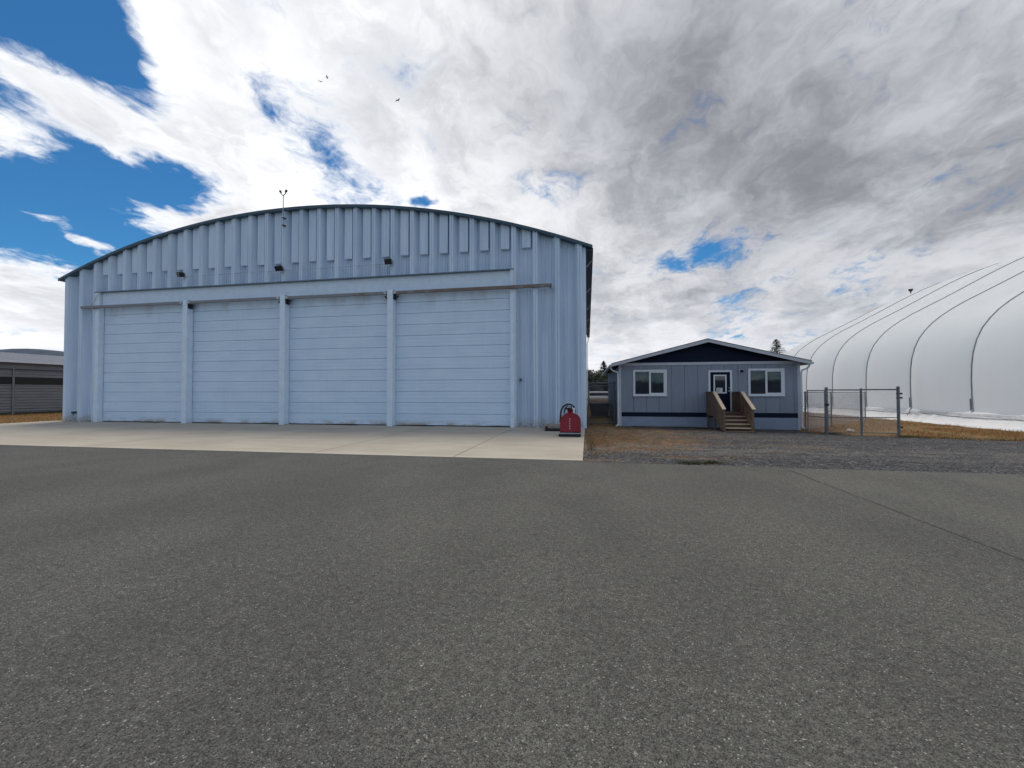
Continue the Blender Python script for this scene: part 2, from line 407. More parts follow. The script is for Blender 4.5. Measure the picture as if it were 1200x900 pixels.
def wloc(o):
    p = Vector(o.location)
    return p
def tag(o, label=None, cat=None, group=None, kind=None):
    if label: o['label'] = label
    if cat: o['category'] = cat
    if group: o['group'] = group
    if kind: o['kind'] = kind
    return o
def thing(name, loc, label, cat, group=None):
    e = bpy.data.objects.new(name, None); C.objects.link(e); e.location = loc; e.empty_display_size = .3
    return tag(e, label, cat, group)
def sub(parent, mb, name, m, smooth=False):
    """a sub-part: its parent is a mesh part whose own origin is the world origin"""
    return mb.build(name, m, parent, smooth)
def nz(x, y, s=1.0, z=0.): return mnoise.noise(Vector((x*s, y*s, z)))
def sstep(a, b, x):
    t = max(0, min(1, (x-a)/(b-a))); return t*t*(3-2*t)

def gz(x, y):
    return -.085*sstep(5.5, 9.6, x)*sstep(13, 19, y)*(1-sstep(60, 120, y))

# ================================================================== SETTING
def axis(lo, hi, step, far):
    a = []; t = lo
    while t <= hi+1e-6: a.append(t); t += step
    e = [lo-q for q in far][::-1]; f_ = [hi+q for q in far]
    return e+a+f_
far = [3, 8, 20, 50, 120, 300, 800, 2000, 4000]
xs = axis(-60, 70, 1.0, far); ys = axis(-20, 70, 1.0, far)
tag(MB().grid([[(x, y, gz(x, y)-.05+.012*nz(x, y, .7)) for x in xs] for y in ys]).build('ground', DRY, fix=False), kind='structure')

# asphalt, two lanes of paving that meet at a worn seam
def edge_y(x): return 10.28+.05*nz(x, 3, 1.4)+.03*nz(x, 9, 5)+.05*nz(x, 1, .25)
def seam_x(y): return 4.30+.05*nz(2, y, .5)+.03*nz(8, y, 1.7)+.012*nz(1, y, 6)
yy = axis(-20, 10.0, .1, []) ; ysm = [-400, -150, -60, -30]+yy
mb = MB()
rows = []
for y in ysm: rows.append([(-600, y, 0), (-100, y, 0), (-34, y, 0), (-10, y, 0), (0, y, 0), (2.5, y, 0), (seam_x(y)-.006-.010*max(0, nz(5, y, 2.3)), y, 0)])
mb.grid(rows); mb.box(-600, -.2, 9.99, 10.31, -.06, -.0005)
A1 = mb.build('asphalt', ASPHALT, fix=False)
# front strip with the ragged edge
xs_ = [-.2+.05*i for i in range(0, 91)]
xs_ = [x for x in xs_ if x < seam_x(10)-.02]+[seam_x(10)-.006]
rows = [[(x, 10.0, 0) for x in xs_], [(x, edge_y(x), 0) for x in xs_], [(x, edge_y(x)+.03, -.05) for x in xs_]]
st = MB().grid(rows); st.build('ragged_edge', ASPHALT, A1, fix=False)
MB().face([(-600, 10.0, 0), (-.2, 10.0, 0), (-.2, 10.38, 0), (-600, 10.38, 0)]).build('apron_margin', ASPHALT, A1, fix=False)
tag(A1, kind='structure')
rows = []
for y in ysm: rows.append([(seam_x(y)+.006+.010*max(0, nz(5, y, 2.3)), y, 0), (6, y, 0), (12, y, 0), (40, y, 0), (300, y, 0)])
A2 = MB().grid(rows).build('asphalt', ASPHALT2, fix=False)
xs_ = [seam_x(10)+.006]+[4.4+.06*i for i in range(0, 950)]
rows = [[(x, 10.0, 0) for x in xs_], [(x, edge_y(x), 0) for x in xs_], [(x, edge_y(x)+.03, -.05) for x in xs_]]
MB().grid(rows).build('ragged_edge', ASPHALT2, A2, fix=False)
tag(A2, kind='structure')

# concrete apron in front of the doors
D = 19.66
ap = MB().box(-32.02, -.12, 10.40, 20.3, -.05, .006).build('concrete_apron', JOINT)
tag(ap, kind='structure')
je = [-.10, -3.45, -7.55, -11.65, -15.75, -19.85, -23.95, -28.05, -32.0]
for a, b in zip(je[:-1], je[1:]):
    n_ = int((a-b)/.08); fe = [(b+.012+(a-b-.024)*i/n_, 10.37+.012*nz(b+(a-b)*i/n_, 2, 2.1)+.014*nz(b+(a-b)*i/n_, 5, 7)-.02*max(0, nz(b+(a-b)*i/n_, 8, 1.2)-.25)) for i in range(n_+1)]
    se = [(a-.012+(.015*nz(a, y*.09, 30)-.01 if a > -1 else 0), y*.09) for y in range(117, 218)]
    MB().prism(fe+se+[(b+.012, D+.35)], -.02, .022+.003*rnd.random(), 'z').build('slab', CONC, ap)

# gravel yard
def gback(x):
    if x < 1.6: return 24.0
    if x < 9.7: return 22.4
    return 20.1-.36*min(x-9.7, 6)+.18*nz(x, 2, .8)+.12*nz(x, 7, 3)
gx = [-.1+.2*i for i in range(0, 130)]+[26+2*i for i in range(18)]
rows = []
for i in range(61):
    t = i/60
    rows.append([(x, 10.1+(gback(x)-10.1)*t, gz(x, 10.1+(gback(x)-10.1)*t)-.022+.012*nz(x, 10+t*10, 1.5)+.006*nz(x, 10+t*10, 6)-(.02 if i == 60 else 0)) for x in gx])
tag(MB().grid(rows).build('gravel_yard', GRAVEL, fix=False), kind='structure')

mb = MB()
OCT = [(1,0,0),(0,1,0),(-1,0,0),(0,-1,0),(0,0,1)]
for i in range(16000):
    y = 10.2+9.6*rnd.random()**1.35; x = -.05+rnd.random()*17
    if y > gback(x)-.05: continue
    r_ = rnd.uniform(.008, .022)*(1.5 if rnd.random() < .06 else 1); a = rnd.random()*6.28
    n0 = len(mb.v); z0 = gz(x, y)-.018
    for p in OCT:
        k1 = r_*rnd.uniform(.7, 1.3)
        mb.v.append((x+(p[0]*math.cos(a)-p[1]*math.sin(a))*k1, y+(p[0]*math.sin(a)+p[1]*math.cos(a))*k1, z0+p[2]*k1*.9))
    mb.f += [(n0, n0+1, n0+4), (n0+1, n0+2, n0+4), (n0+2, n0+3, n0+4), (n0+3, n0, n0+4)]
tag(mb.build('loose_stones', STONE, fix=False), 'loose grey stones scattered over the gravel yard', 'gravel', kind='stuff')

def blades(n, pts, h0, h1, spread, m, name, label, cat):
    mb = MB()
    for i in range(n):
        x, y = pts()
        if x is None: continue
        h = rnd.uniform(h0, h1); a = rnd.random()*6.28; wd = rnd.uniform(.004, .010)*(1+h*3)
        lx, ly = rnd.gauss(0, spread)*h, rnd.gauss(0, spread)*h; z0 = gz(x, y)-.055
        mb.face([(x-wd*math.cos(a), y-wd*math.sin(a), z0), (x+wd*math.cos(a), y+wd*math.sin(a), z0), (x+lx, y+ly, z0+h+.02)])
    return tag(mb.build(name, m, fix=False), label, cat, kind='stuff')
def right_field():
    y = 17.6+rnd.random()**1.6*26; x = 9.6+rnd.random()*11.2
    if x < 10.0 and y < 34 and y > 20.5: return None, None
    if y < gback(x)-.12*rnd.random(): return None, None
    if nz(x, y, .55) < -.30+.3*rnd.random(): return None, None
    return x, y
blades(42000, right_field, .03, .11, .7, BLADE, 'dry_grass', 'short dry brown grass beside the white dome', 'grass')
def left_field():
    x = -46+rnd.random()*14; y = 13+rnd.random()*22; return x, y
blades(14000, left_field, .04, .14, .6, BLADE, 'dry_grass', 'yellowed dry grass in front of the low grey shed', 'grass')
WEEDSPOTS = [(2.45, 10.62, .34, .16), (2.95, 10.75, .22, .12), (.12, 13.6, .12, 2.4), (5.3, 20.9, .3, .12), (4.3, 21.3, .8, .08), (2.6, 21.4, .8, .06), (10.2, 19.9, .4, .3), (12.6, 19.0, .5, .2), (15.2, 18.3, 1.8, .35), (13.6, 18.9, 1.6, .4)]
def weeds():
    c = WEEDSPOTS[min(int(rnd.random()**1.1*len(WEEDSPOTS)), len(WEEDSPOTS)-1)]
    return c[0]+rnd.gauss(0, c[2]*.5), c[1]+rnd.gauss(0, c[3]*.5)
blades(4200, weeds, .04, .10, .9, WEED, 'green_weeds', 'low green weeds along the paving edge and gravel', 'weeds')
def deadweeds():
    x = rnd.random()*5.5; y = 11.6+rnd.random()*9.4
    if nz(x*.5, y, .9) < .02+.05*x/5: return None, None
    return x, y
def cornerweeds():
    x = abs(rnd.gauss(0, 1.1))+.02; y = 15.2+rnd.gauss(0, 2.0)
    if y < 11.2 or y > 19.3 or nz(x*.8, y, 1.3) < -.05: return None, None
    return x, y
blades(6000, cornerweeds, .03, .09, .9, BLADE, 'dry_weeds', 'orange dry weeds on the gravel beside the concrete slab', 'weeds')
blades(9000, deadweeds, .03, .075, 1.1, BLADE, 'dead_weeds', 'flattened dead brown weeds on the gravel yard', 'weeds')

# far hills
def hill_line(name, pts, y, depth):
    mb = MB(); rows = []
    for i in range(9):
        t = i/8
        rows.append([(x, y+depth*t, -2+(z+2)*math.sin(t*math.pi/2)*(1+.05*nz(x, t*900, .004))) for x, z in pts])
    return tag(mb.grid(rows).build(name, HILL, smooth=True, fix=False), kind='structure')
hp = []
for i in range(121):
    x = -3000+i*50
    base = 60+150*math.exp(-((x+1650)/420)**2)+60*math.exp(-((x+2600)/500)**2)+18*nz(x, 4, .004)+8*nz(x, 8, .02)+4*nz(x, 2, .07)
    hp.append((x, max(20, base*.62)))
hill_line('hills', hp, 700, 260)
hill_line('hills', [(x, 24+6*nz(x, 3, .01)+3*nz(x, 5, .08)) for x in range(-2500, 2501, 25)], -620, -200)

# ================================================================== HANGAR
HX0, HX1, HB = -30.77, -.06, 50.0
XC, RAD, ZTOP = -15.4, 41.7, 11.50
def zr(x): return ZTOP-RAD+math.sqrt(RAD*RAD-(x-XC)**2)
hangar = thing('aircraft_hangar', (XC, D+15, 0), 'large pale blue metal hangar with arched roof and four tall doors', 'hangar')
# ribbed siding sheets, one object per sheet; (distance from left rib centre, how proud of the wall)
prof = [(0, .31), (.012, .34), (.10, .34), (.235, .012), (.245, 0), (.30, 0), (.31, .04), (.335, .04), (.345, 0), (.42, 0), (.43, .04), (.455, .04), (.465, 0),
        (.575, 0), (.585, .04), (.61, .04), (.62, 0), (.695, 0), (.705, .04), (.73, .04), (.74, 0), (.795, 0), (.805, .012), (.94, .34), (1.028, .34), (1.04, .31)]
DS = D+.125          # plane of the sheet pans
PITCHX = 1.04; RIB0 = -.32
def sheet(xa, xb, off, zb):
    pts = [(xa+u-off, p) for u, p in prof if xa-1e-6 <= xa+u-off <= xb+1e-6]
    mb = MB(); lo = [(x, DS-p, zb) for x, p in pts]; hi = [(x, DS-p, zr(x)-.07) for x, p in pts]
    mb.grid([lo, hi])
    mb.grid([[(x, DS-p+.006, zb) for x, p in pts], lo])
    return mb.build('siding_panel', SIDING, hangar, fix=False)
for k_ in range(29):
    xb = RIB0-PITCHX*k_; xa = xb-PITCHX
    over = 3 <= k_ <= 26
    sheet(xa, xb, 0, 7.64 if over else 0.02)
sheet(RIB0, HX1+.001, 0, .02)
mb = MB(); xa = RIB0-29*PITCHX
pts = [(x, p) for x, p in [(HX0, .0), (HX0+.10, 0), (HX0+.16, .34), (xa, .31)]]
mb.grid([[(x, DS-p, .02) for x, p in pts], [(x, DS-p, zr(x)-.07) for x, p in pts]]).build('siding_panel', SIDING, hangar, fix=False)
# flat closure strips hanging from the roof edge between the ribs
for k_ in range(25):
    xc = -2.85-PITCHX*k_
    x0, x1 = xc-.21, xc+.21
    mb = MB(); zb = 8.66+.012*rnd.uniform(-1, 1)
    mb.v = [(x0, D-.075, zb), (x1, D-.075, zb), (x1, D-.075, zr(x1)-.072), (x0, D-.075, zr(x0)-.072), (x0, D+.1, zb), (x1, D+.1, zb), (x1, D+.1, zr(x1)-.072), (x0, D+.1, zr(x0)-.072)]
    mb.f = [(0,1,2,3), (5,4,7,6), (0,4,5,1), (1,5,6,2), (3,2,6,7), (4,0,3,7)]
    mb.build('closure_strip', SIDING, hangar)
# sheet lap: a thin shadow line across the ribs
for k_ in range(3, 27):
    xr = RIB0-PITCHX*k_
    MB().box(xr-.10, xr+.10, D-.221, D-.213, 8.255, 8.275).build('lap_strip', SIDING, hangar)
# shell: side walls, back wall
def wall_poly(name, y0, y1):
    xs2 = [HX0+.05+(HX1-HX0-.1)*i/40 for i in range(41)]
    poly = [(xs2[0], 0)]+[(x, zr(x)-.09) for x in xs2]+[(xs2[-1], 0)]
    return MB().prism(poly, y0, y1).build(name, SIDING, hangar)
wall_poly('back_wall', HB-.3, HB-.2)
mb = MB(); 
for s_, xw in ((1, HX1), (-1, HX0)):
    mb = MB(); pts = []
    y = D+.02
    while y < HB-.3:
        for u, p in prof: pts.append((y+u, p))
        y += PITCHX
    mb.grid([[(xw-s_*.36+s_*p, yv, .02) for yv, p in pts], [(xw-s_*.36+s_*p, yv, zr(xw)-.1) for yv, p in pts]])
    mb.build('side_wall', SIDING, hangar, fix=False)
MB().box(HX1-.13, HX1+.02, D-.10, D+.15, .02, zr(HX1)-.1).build('corner_trim', TRIM, hangar)
MB().box(HX0-.02, HX0+.12, D-.10, D+.15, .02, zr(HX0)-.1).build('corner_trim', TRIM, hangar)
# arched roof
rx = [-31.0+(31.0+.27)*i/72 for i in range(73)]
mb = MB()
yf, yb = D-.30, HB+.3
top = [(x, zr(x)+.035) for x in rx]; bot = [(x, zr(x)-.068) for x in rx]
mb.grid([[(x, yf, z) for x, z in top], [(x, yb, z) for x, z in top]])
mb.grid([[(x, yb, z) for x, z in bot], [(x, yf, z) for x, z in bot]])
mb.grid([[(x, yf, z) for x, z in bot], [(x, yf, z) for x, z in top]])
mb.grid([[(x, yb, z) for x, z in top], [(x, yb, z) for x, z in bot]])
for e in (0, -1):
    mb.face([(top[e][0], yf, top[e][1]), (top[e][0], yb, top[e][1]), (bot[e][0], yb, bot[e][1]), (bot[e][0], yf, bot[e][1])])
roof = mb.build('roof', ROOF, hangar, fix=False)
fa = MB()
tz = [(x, zr(x)+.05) for x in rx]; bz = [(x, zr(x)-.09) for x in rx]
fa.grid([[(x, yf-.02, z) for x, z in bz], [(x, yf-.02, z) for x, z in tz]])
fa.grid([[(x, yf-.02, z) for x, z in tz], [(x, yf+.10, z+.002) for x, z in tz]])
fa.grid([[(x, yf+.02, z) for x, z in bz], [(x, yf-.02, z) for x, z in bz]])
sub(roof, fa, 'edge_trim', plain('dark_teal_edge', (.045, .085, .115), .4, .2))
eg = MB().box(.16, .30, D-.2, HB+.3, zr(.2)-.24, zr(.2)-.075); sub(roof, eg, 'eave_gutter', SOFFIT)
so = MB().box(HX1+.03, .16, D-.18, HB+.2, zr(.2)-.16, zr(.2)-.10); sub(roof, so, 'soffit', SOFFIT)
for i in range(6):
    y = D+1.2+i*5.4
    sub(roof, MB().bar((HX1+.05, y, zr(.2)-.55), (.24, y, zr(.2)-.22), .05, .05), 'eave_bracket', GALV)
sub(roof, MB().tube([(.12, HB-.1, zr(.2)-.2), (.12, HB-.1, zr(.2)-.7), (.0, HB-.1, zr(.2)-1.0), (.0, HB-.1, .2)], .05), 'downspout', WHITE)
# header beam and door surround
OX = [-28.1+6.12*i for i in range(5)]
MB().bevbox(OX[0]+.02, OX[-1]-.0, D-.045, D+.25, 6.86, 7.60, .006).build('header_beam', TRIM, hangar)
MB().box(OX[0], OX[-1]-.02, D-.085, D+.2, 6.825, 6.858).build('header_lip', JAMB, hangar)
MB().box(OX[0]-.3, OX[-1]+.18, D-.24, D+.15, 7.605, 7.638).build('drip_flashing', plain('drip_edge_paint', (.16, .22, .29), .5), hangar)
MB().box(OX[-1]-.0, OX[-1]+.30, D-.195, D+.2, .0, 7.60).build('door_jamb', JAMB, hangar)
MB().box(OX[0]-.30, OX[0]+.0, D-.195, D+.2, .0, 7.60).build('door_jamb', JAMB, hangar)
MB().box(HX0+.2, HX1-.2, D+.36, D+.42, .0, 7.7).build('inner_wall', BLACK, hangar)
# sectional doors
DH = 6.80; NP = 12; ph = DH/NP
pm = MB(); wd_ = 6.12-.06
zc = [0.003, .012, .150, .156, .196, .202, .352, .358, .398, .404, ph-.014, ph-.005]
yo_ = [.022, 0, 0, .007, .007, 0, 0, .007, .007, 0, 0, .022]
pm.grid([[(-wd_/2, y, z) for y, z in zip(yo_, zc)], [(wd_/2, y, z) for y, z in zip(yo_, zc)]][::-1])
pm.face([(-wd_/2, .022, zc[0]), (wd_/2, .022, zc[0]), (wd_/2, .08, zc[0]), (-wd_/2, .08, zc[0])])
pm.face([(-wd_/2, .022, zc[-1]), (-wd_/2, .08, zc[-1]), (wd_/2, .08, zc[-1]), (wd_/2, .022, zc[-1])])
pmesh = pm.mesh('door_panel', DOOR)
seal = MB().box(-wd_/2, wd_/2, .0, .06, 0.02, .055).mesh('bottom_seal', RUBBER)
for i in range(4):
    cx = (OX[i]+OX[i+1])/2
    back = MB().box(OX[i]+.02, OX[i+1]-.02, D+.165, D+.19, .03, DH+.02).build('overhead_door', TRIM, hangar)
    for j in range(NP):
        o = link('door_panel', pmesh, back, (cx, D+.09+rnd.uniform(-.003, .003), .06+j*ph)); 
    link('bottom_seal', seal, back, (cx, D+.09, 0))
# movable posts hung from the track
for i in (1, 2, 3):
    x = OX[i]
    p = MB().bevbox(x-.15, x+.15, D-.34, D-.27, .02, 6.88, .008)
    p.box(x-.13, x+.13, D-.27, D+.06, .02, 6.45)
    post = p.build('door_post', JAMB, hangar)
    sub(post, MB().box(x-.22, x+.22, D-.30, D+.05, .022, .045), 'foot_plate', GALV)
    for s_ in (-1, 1):
        sub(post, MB().box(x+s_*.17-.02, x+s_*.17+.02, D-.30, D+.0, 6.42, 6.86), 'hanger_plate', DARKSTEEL)
        sub(post, MB().bar((x+s_*.18, D-.15, 6.40), (x+s_*.36, D-.15, 6.60), .07, .05, (0, 1, 0)), 'hanger_brace', DARKSTEEL)
        sub(post, MB().tube([(x+s_*.26, D-.36, 6.74), (x+s_*.26, D-.05, 6.74)], .085, 10), 'trolley_wheel', GALV)
# the track
tr = MB()
for (y0, y1, z0, z1) in ((D-.335, D-.315, 6.655, 6.80), (D-.235, D-.215, 6.655, 6.80), (D-.315, D-.235, 6.785, 6.80), (D-.315, D-.295, 6.655, 6.67), (D-.255, D-.235, 6.655, 6.67)):
    tr.box(-29.25, -1.62, y0, y1, z0, z1)
track = tr.build('door_track', TRACK, hangar)
for xa, xb in ((-28.05, -28.75), (-3.62+.2, -3.62+.12)):
    sub(track, MB().tube([(xa, D-.23, 7.58), (xb, D-.275, 6.80)], .022, 6), 'brace_rod', WHITE)
for xx in (-29.0, -2.4, -1.7): sub(track, MB().box(xx-.03, xx+.03, D-.215, D-.0, 6.66, 6.78), 'track_bracket', TRACK)
# floodlights
for i, x in enumerate((-22.2, -16.0, -9.8)):
    f_ = MB(); s_ = (-1, 1, 1)[i]
    hd = MB(); cx, cy, cz = x, D-.42, 8.27
    hd.box(-.17, .17, -.11, .09, -.12, .13); hd.box(-.14, .14, .09, .14, -.08, .08)
    M_ = Matrix.Translation((cx, cy, cz)) @ Matrix.Rotation(R(25), 4, 'X') @ Matrix.Rotation(R(18*s_), 4, 'Z')
    hd.v = [tuple(M_ @ Vector(q)) for q in hd.v]
    fl = hd.build('flood_light', BLACK, hangar)
    sub(fl, MB().bar((x, D-.0, 8.42), (x, D-.40, 8.40), .05, .04), 'bracket', DARKSTEEL)
    gl = MB().box(-.145, .145, -.118, -.111, -.10, .11); gl.v = [tuple(M_ @ Vector(q)) for q in gl.v]
    sub(fl, gl, 'lens', GLASS)
cd = MB().tube([(-22.2, D-.2, 8.22), (-16.0, D-.2, 8.215), (-9.8, D-.2, 8.225)], .012, 6); cd.build('conduit', GALV, hangar)
# wind gauge on the roof edge
va = MB().tube([(-15.86, D-.33, 10.55), (-15.86, D-.33, 12.2)], .022, 6).build('wind_gauge', GALV, hangar)
for s_ in (-1, 1):
    sub(va, MB().tube([(-15.86, D-.33, 12.18), (-15.86+s_*.12, D-.33, 12.28), (-15.86+s_*.16, D-.33, 12.36)], .022, 6), 'arm', DARKSTEEL)
    sub(va, MB().tube([(-15.86+s_*.13, D-.33, 12.33), (-15.86+s_*.15, D-.33, 12.38), (-15.86+s_*.19, D-.33, 12.45), (-15.86+s_*.21, D-.33, 12.48)], [.02, .055, .06, .035], 8), 'cup', BLACK)
for zz in (10.6, 11.0): sub(va, MB().box(-15.92, -15.80, D-.35, D-.1, zz-.03, zz+.03), 'clamp', DARKSTEEL)
# tap box at the left foot of the wall
tb = MB().box(-29.93, -29.70, D-.24, D+.1, .50, .62).build('tap_box', DARKSTEEL, hangar)
sub(tb, MB().tube([(-29.82, D-.2, .52), (-29.82, D-.22, .40)], .03, 6), 'spout', DARKSTEEL)
MB().box(-3.17, -3.11, D-.05, D+.12, 2.25, 2.36).build('key_switch', DARKSTEEL, hangar)
MB().tube([(-3.29, D-.205, .0), (-3.29, D-.205, 7.5)], .012, 6).build('conduit', GALV, hangar)

# ================================================================== OFFICE
OYF = 21.70; O0, O1, OB = 1.59, 9.87, 33.6
OZ = -.10
office = thing('office_building', ((O0+O1)/2, 27, 0), 'single storey grey office with navy gable and white trimmed windows', 'building')
W1 = (2.28, 3.895, 1.51, 2.82); W2 = (7.63, 9.22, 1.51, 2.82); DR = (5.83, 6.91, .77, 2.76)
core = MB().box(O0+.03, O1-.03, OYF+.05, OB, OZ, 3.04).build('wall', BOARD, office)
def cut(rects, h):
    outp = []
    for (a, b, c_, d_) in rects:
        x0, x1, z0, z1 = h
        if b <= x0 or a >= x1 or d_ <= z0 or c_ >= z1: outp.append((a, b, c_, d_)); continue
        if a < x0: outp.append((a, x0, c_, d_))
        if b > x1: outp.append((x1, b, c_, d_))
        m0, m1 = max(a, x0), min(b, x1)
        if c_ < z0: outp.append((m0, m1, c_, z0))
        if d_ > z1: outp.append((m0, m1, z1, d_))
    return outp
bx_ = O0+.10; bw = .61
while bx_ < O1-.12:
    xe = min(bx_+bw, O1-.10)
    rs = [(bx_+.006, xe-.006, .69, 3.035)]
    for h in (W1, W2, DR): rs = cut(rs, h)
    for (a, b, c_, d_) in rs:
        if b-a > .02 and d_-c_ > .02: MB().bevbox(a, b, OYF+.012, OYF+.05, c_, d_, .004).build('siding_board', BOARD, office)
    bx_ += bw
MB().box(O0+.02, O1-.02, OYF-.006, OYF+.05, .475, .688).build('band_board', NAVY, office)
MB().box(O0+.03, O1-.03, OYF+.006, OYF+.05, OZ, .474).build('skirting', SKIRT, office)
for xa, xb in ((O0-.02, O0+.10), (O1-.10, O1+.02)):
    MB().box(xa, xb, OYF-.012, OYF+.10, OZ, 3.04).build('corner_board', GREYTRIM, office)
MB().box(O0-.02, O1+.02, OYF-.02, OYF+.05, 3.04, 3.17).build('frieze_board', GREYTRIM, office)
# gable and roof
AX, AZ, E0, E1, EZ = 5.70, 4.26, 1.20, 10.19, 3.13
def rz(x): return AZ-(AZ-EZ)*abs(x-AX)/(AX-E0 if x < AX else E1-AX)
MB().prism([(O0+.02, 3.17), (O1-.02, 3.17), (AX, AZ-.14)], OYF, OYF+.06).build('gable_panel', NAVY, office)
rf = MB()
ry0, ry1 = OYF-.40, OB+.3
for xa, xb in ((E0, AX), (AX, E1)):
    za, zb = rz(xa), rz(xb)
    rf.v_n = len(rf.v)
    n = len(rf.v)
    rf.v += [(xa, ry0, za), (xb, ry0, zb), (xb, ry1, zb), (xa, ry1, za), (xa, ry0, za-.06), (xb, ry0, zb-.06), (xb, ry1, zb-.06), (xa, ry1, za-.06)]
    rf.f += [tuple(n+i for i in q) for q in ((0,1,2,3), (7,6,5,4), (0,4,5,1), (2,6,7,3), (1,5,6,2), (3,7,4,0))]
oroof = rf.build('roof', SHINGLE, office)
for xa, xb in ((E0, AX), (AX, E1)):
    za, zb = rz(xa), rz(xb)
    fs = MB().prism([(xa, za-.145), (xb, zb-.17), (xb, zb-.005), (xa, za-.005)], ry0-.035, ry0-.003)
    sub(oroof, fs, 'fascia_board', GREYTRIM)
    dz_ = MB().prism([(xa, za-.002), (xb, zb-.002), (xb, zb+.022), (xa, za+.022)], ry0-.05, ry0+.15)
    sub(oroof, dz_, 'drip_edge', SHINGLE)
    sf = MB().prism([(xa+.02, za-.10), (xb, zb-.12), (xb, zb-.08), (xa+.02, za-.07)], ry0, OYF+.03)
    sub(oroof, sf, 'soffit', NAVY)
for s_, xe in ((-1, E0), (1, E1)):
    gt = MB().box(min(xe-s_*.02, xe+s_*.09), max(xe-s_*.02, xe+s_*.09), ry0-.02, ry1, EZ-.15, EZ-.04)
    gut = gt.build('gutter', GREYTRIM, office)
    xw = O0-.06 if s_ < 0 else O1+.06
    sp_ = MB().tube([(xe+s_*.03, OYF-.16, EZ-.13), (xe+s_*.03, OYF-.15, EZ-.22), (xe-s_*.05, OYF-.1, EZ-.33), (xw+s_*.02, OYF-.05, EZ-.42), (xw, OYF-.03, EZ-.55), (xw, OYF-.03, .12), (xw+s_*.01, OYF-.05, .05), (xw+s_*(.02 if s_ > 0 else .12), OYF-.20, -.0)], .042, 8)
    sub(gut, sp_, 'downspout', WHITE)
sub(oroof, MB().tube([(6.9, 24.5, rz(6.9)-.05), (6.9, 24.5, rz(6.9)+.32)], .05, 8), 'vent_pipe', DARKSTEEL)
sub(oroof, MB().box(6.55, 6.75, 24.3, 24.6, rz(6.75)-.05, rz(6.6)+.12), 'roof_vent', DARKSTEEL)
def window(x0, x1, z0, z1, split):
    fr = MB(); y0, y1 = OYF-.02, OYF+.05; t = .095
    fr.bevbox(x0, x1, y0, y1, z0, z0+t, .006); fr.bevbox(x0, x1, y0, y1, z1-t, z1, .006)
    fr.bevbox(x0, x0+t, y0, y1, z0+t, z1-t, .004); fr.bevbox(x1-t, x1, y0, y1, z0+t, z1-t, .004)
    win = fr.build('window', WHITE, office)
    a, b, c_, d_ = x0+t, x1-t, z0+t, z1-t
    sub(win, MB().box(a, split, OYF+.030, OYF+.038, c_, d_), 'pane', GLASS)
    sash = MB(); s_ = .055
    sash.box(split-.03, b, OYF-.005, OYF+.03, c_, c_+s_); sash.box(split-.03, b, OYF-.005, OYF+.03, d_-s_, d_)
    sash.box(split-.03, split+s_, OYF-.006, OYF+.03, c_+s_, d_-s_); sash.box(b-s_, b, OYF-.005, OYF+.03, c_+s_, d_-s_)
    sub(win, sash, 'sash', WHITE)
    sub(win, MB().box(split+s_, b-s_, OYF+.012, OYF+.020, c_+s_, d_-s_), 'pane', GLASS)
    sub(win, MB().bevbox(x0-.02, x1+.02, y0-.03, y1, z0-.03, z0-.001, .004), 'sill', GREYTRIM)
window(*W1, 3.08); window(*W2, 8.42)
df = MB(); x0, x1, z0, z1 = DR; t = .09
df.bevbox(x0, x0+t, OYF-.02, OYF+.05, z0, z1-t, .005); df.bevbox(x1-t, x1, OYF-.02, OYF+.05, z0, z1-t, .005); df.bevbox(x0, x1, OYF-.02, OYF+.05, z1-t, z1, .005)
df.build('door_frame', WHITE, office)
dl = MB().box(x0+t, x1-t, OYF+.015, OYF+.05, z0, z1-t).build('door', NAVY, office)
lx0, lx1, lz0, lz1 = 6.07, 6.66, 1.63, 2.54; t = .06
lf = MB().box(lx0, lx1, OYF-.005, OYF+.015, lz0, lz0+t).box(lx0, lx1, OYF-.005, OYF+.015, lz1-t, lz1).box(lx0, lx0+t, OYF-.005, OYF+.015, lz0+t, lz1-t).box(lx1-t, lx1, OYF-.005, OYF+.015, lz0+t, lz1-t)
sub(dl, lf, 'lite_frame', WHITE)
sub(dl, MB().box(lx0+t, lx1-t, OYF+.004, OYF+.014, lz0+t, lz1-t), 'pane', GLASS)
sub(dl, MB().box(6.20, 6.47, OYF-.001, OYF+.003, 1.71, 1.90), 'notice', PAPER)
for i in range(4): sub(dl, MB().box(6.23, 6.23+(.20, .16, .21, .12)[i], OYF-.0025, OYF-.0015, 1.855-i*.035, 1.868-i*.035), 'print_line', DARKSTEEL)
for zz, r_ in ((1.75, .035), (1.90, .030)):
    sub(dl, MB().tube([(6.76, OYF+.015, zz), (6.76, OYF-.03, zz), (6.76, OYF-.06, zz)], [r_, r_*.6, r_], 10), 'handle', GALV)
lm = MB().box(7.22, 7.42, OYF-.005, OYF+.012, 2.60, 2.80).build('wall_lamp', WHITE, office)
sub(lm, MB().tube([(7.32, OYF-.005, 2.70), (7.32, OYF-.06, 2.71), (7.32, OYF-.12, 2.68), (7.32, OYF-.14, 2.66)], [.07, .085, .08, .05], 10), 'lamp_head', BLACK)
# side wall facing the hangar: boards seen edge on
for i in range(19):
    y = OYF+.12+i*.61
    MB().box(O0+.005, O0+.03, y, y+.598, .30, 3.03).build('side_board', BOARD, office)

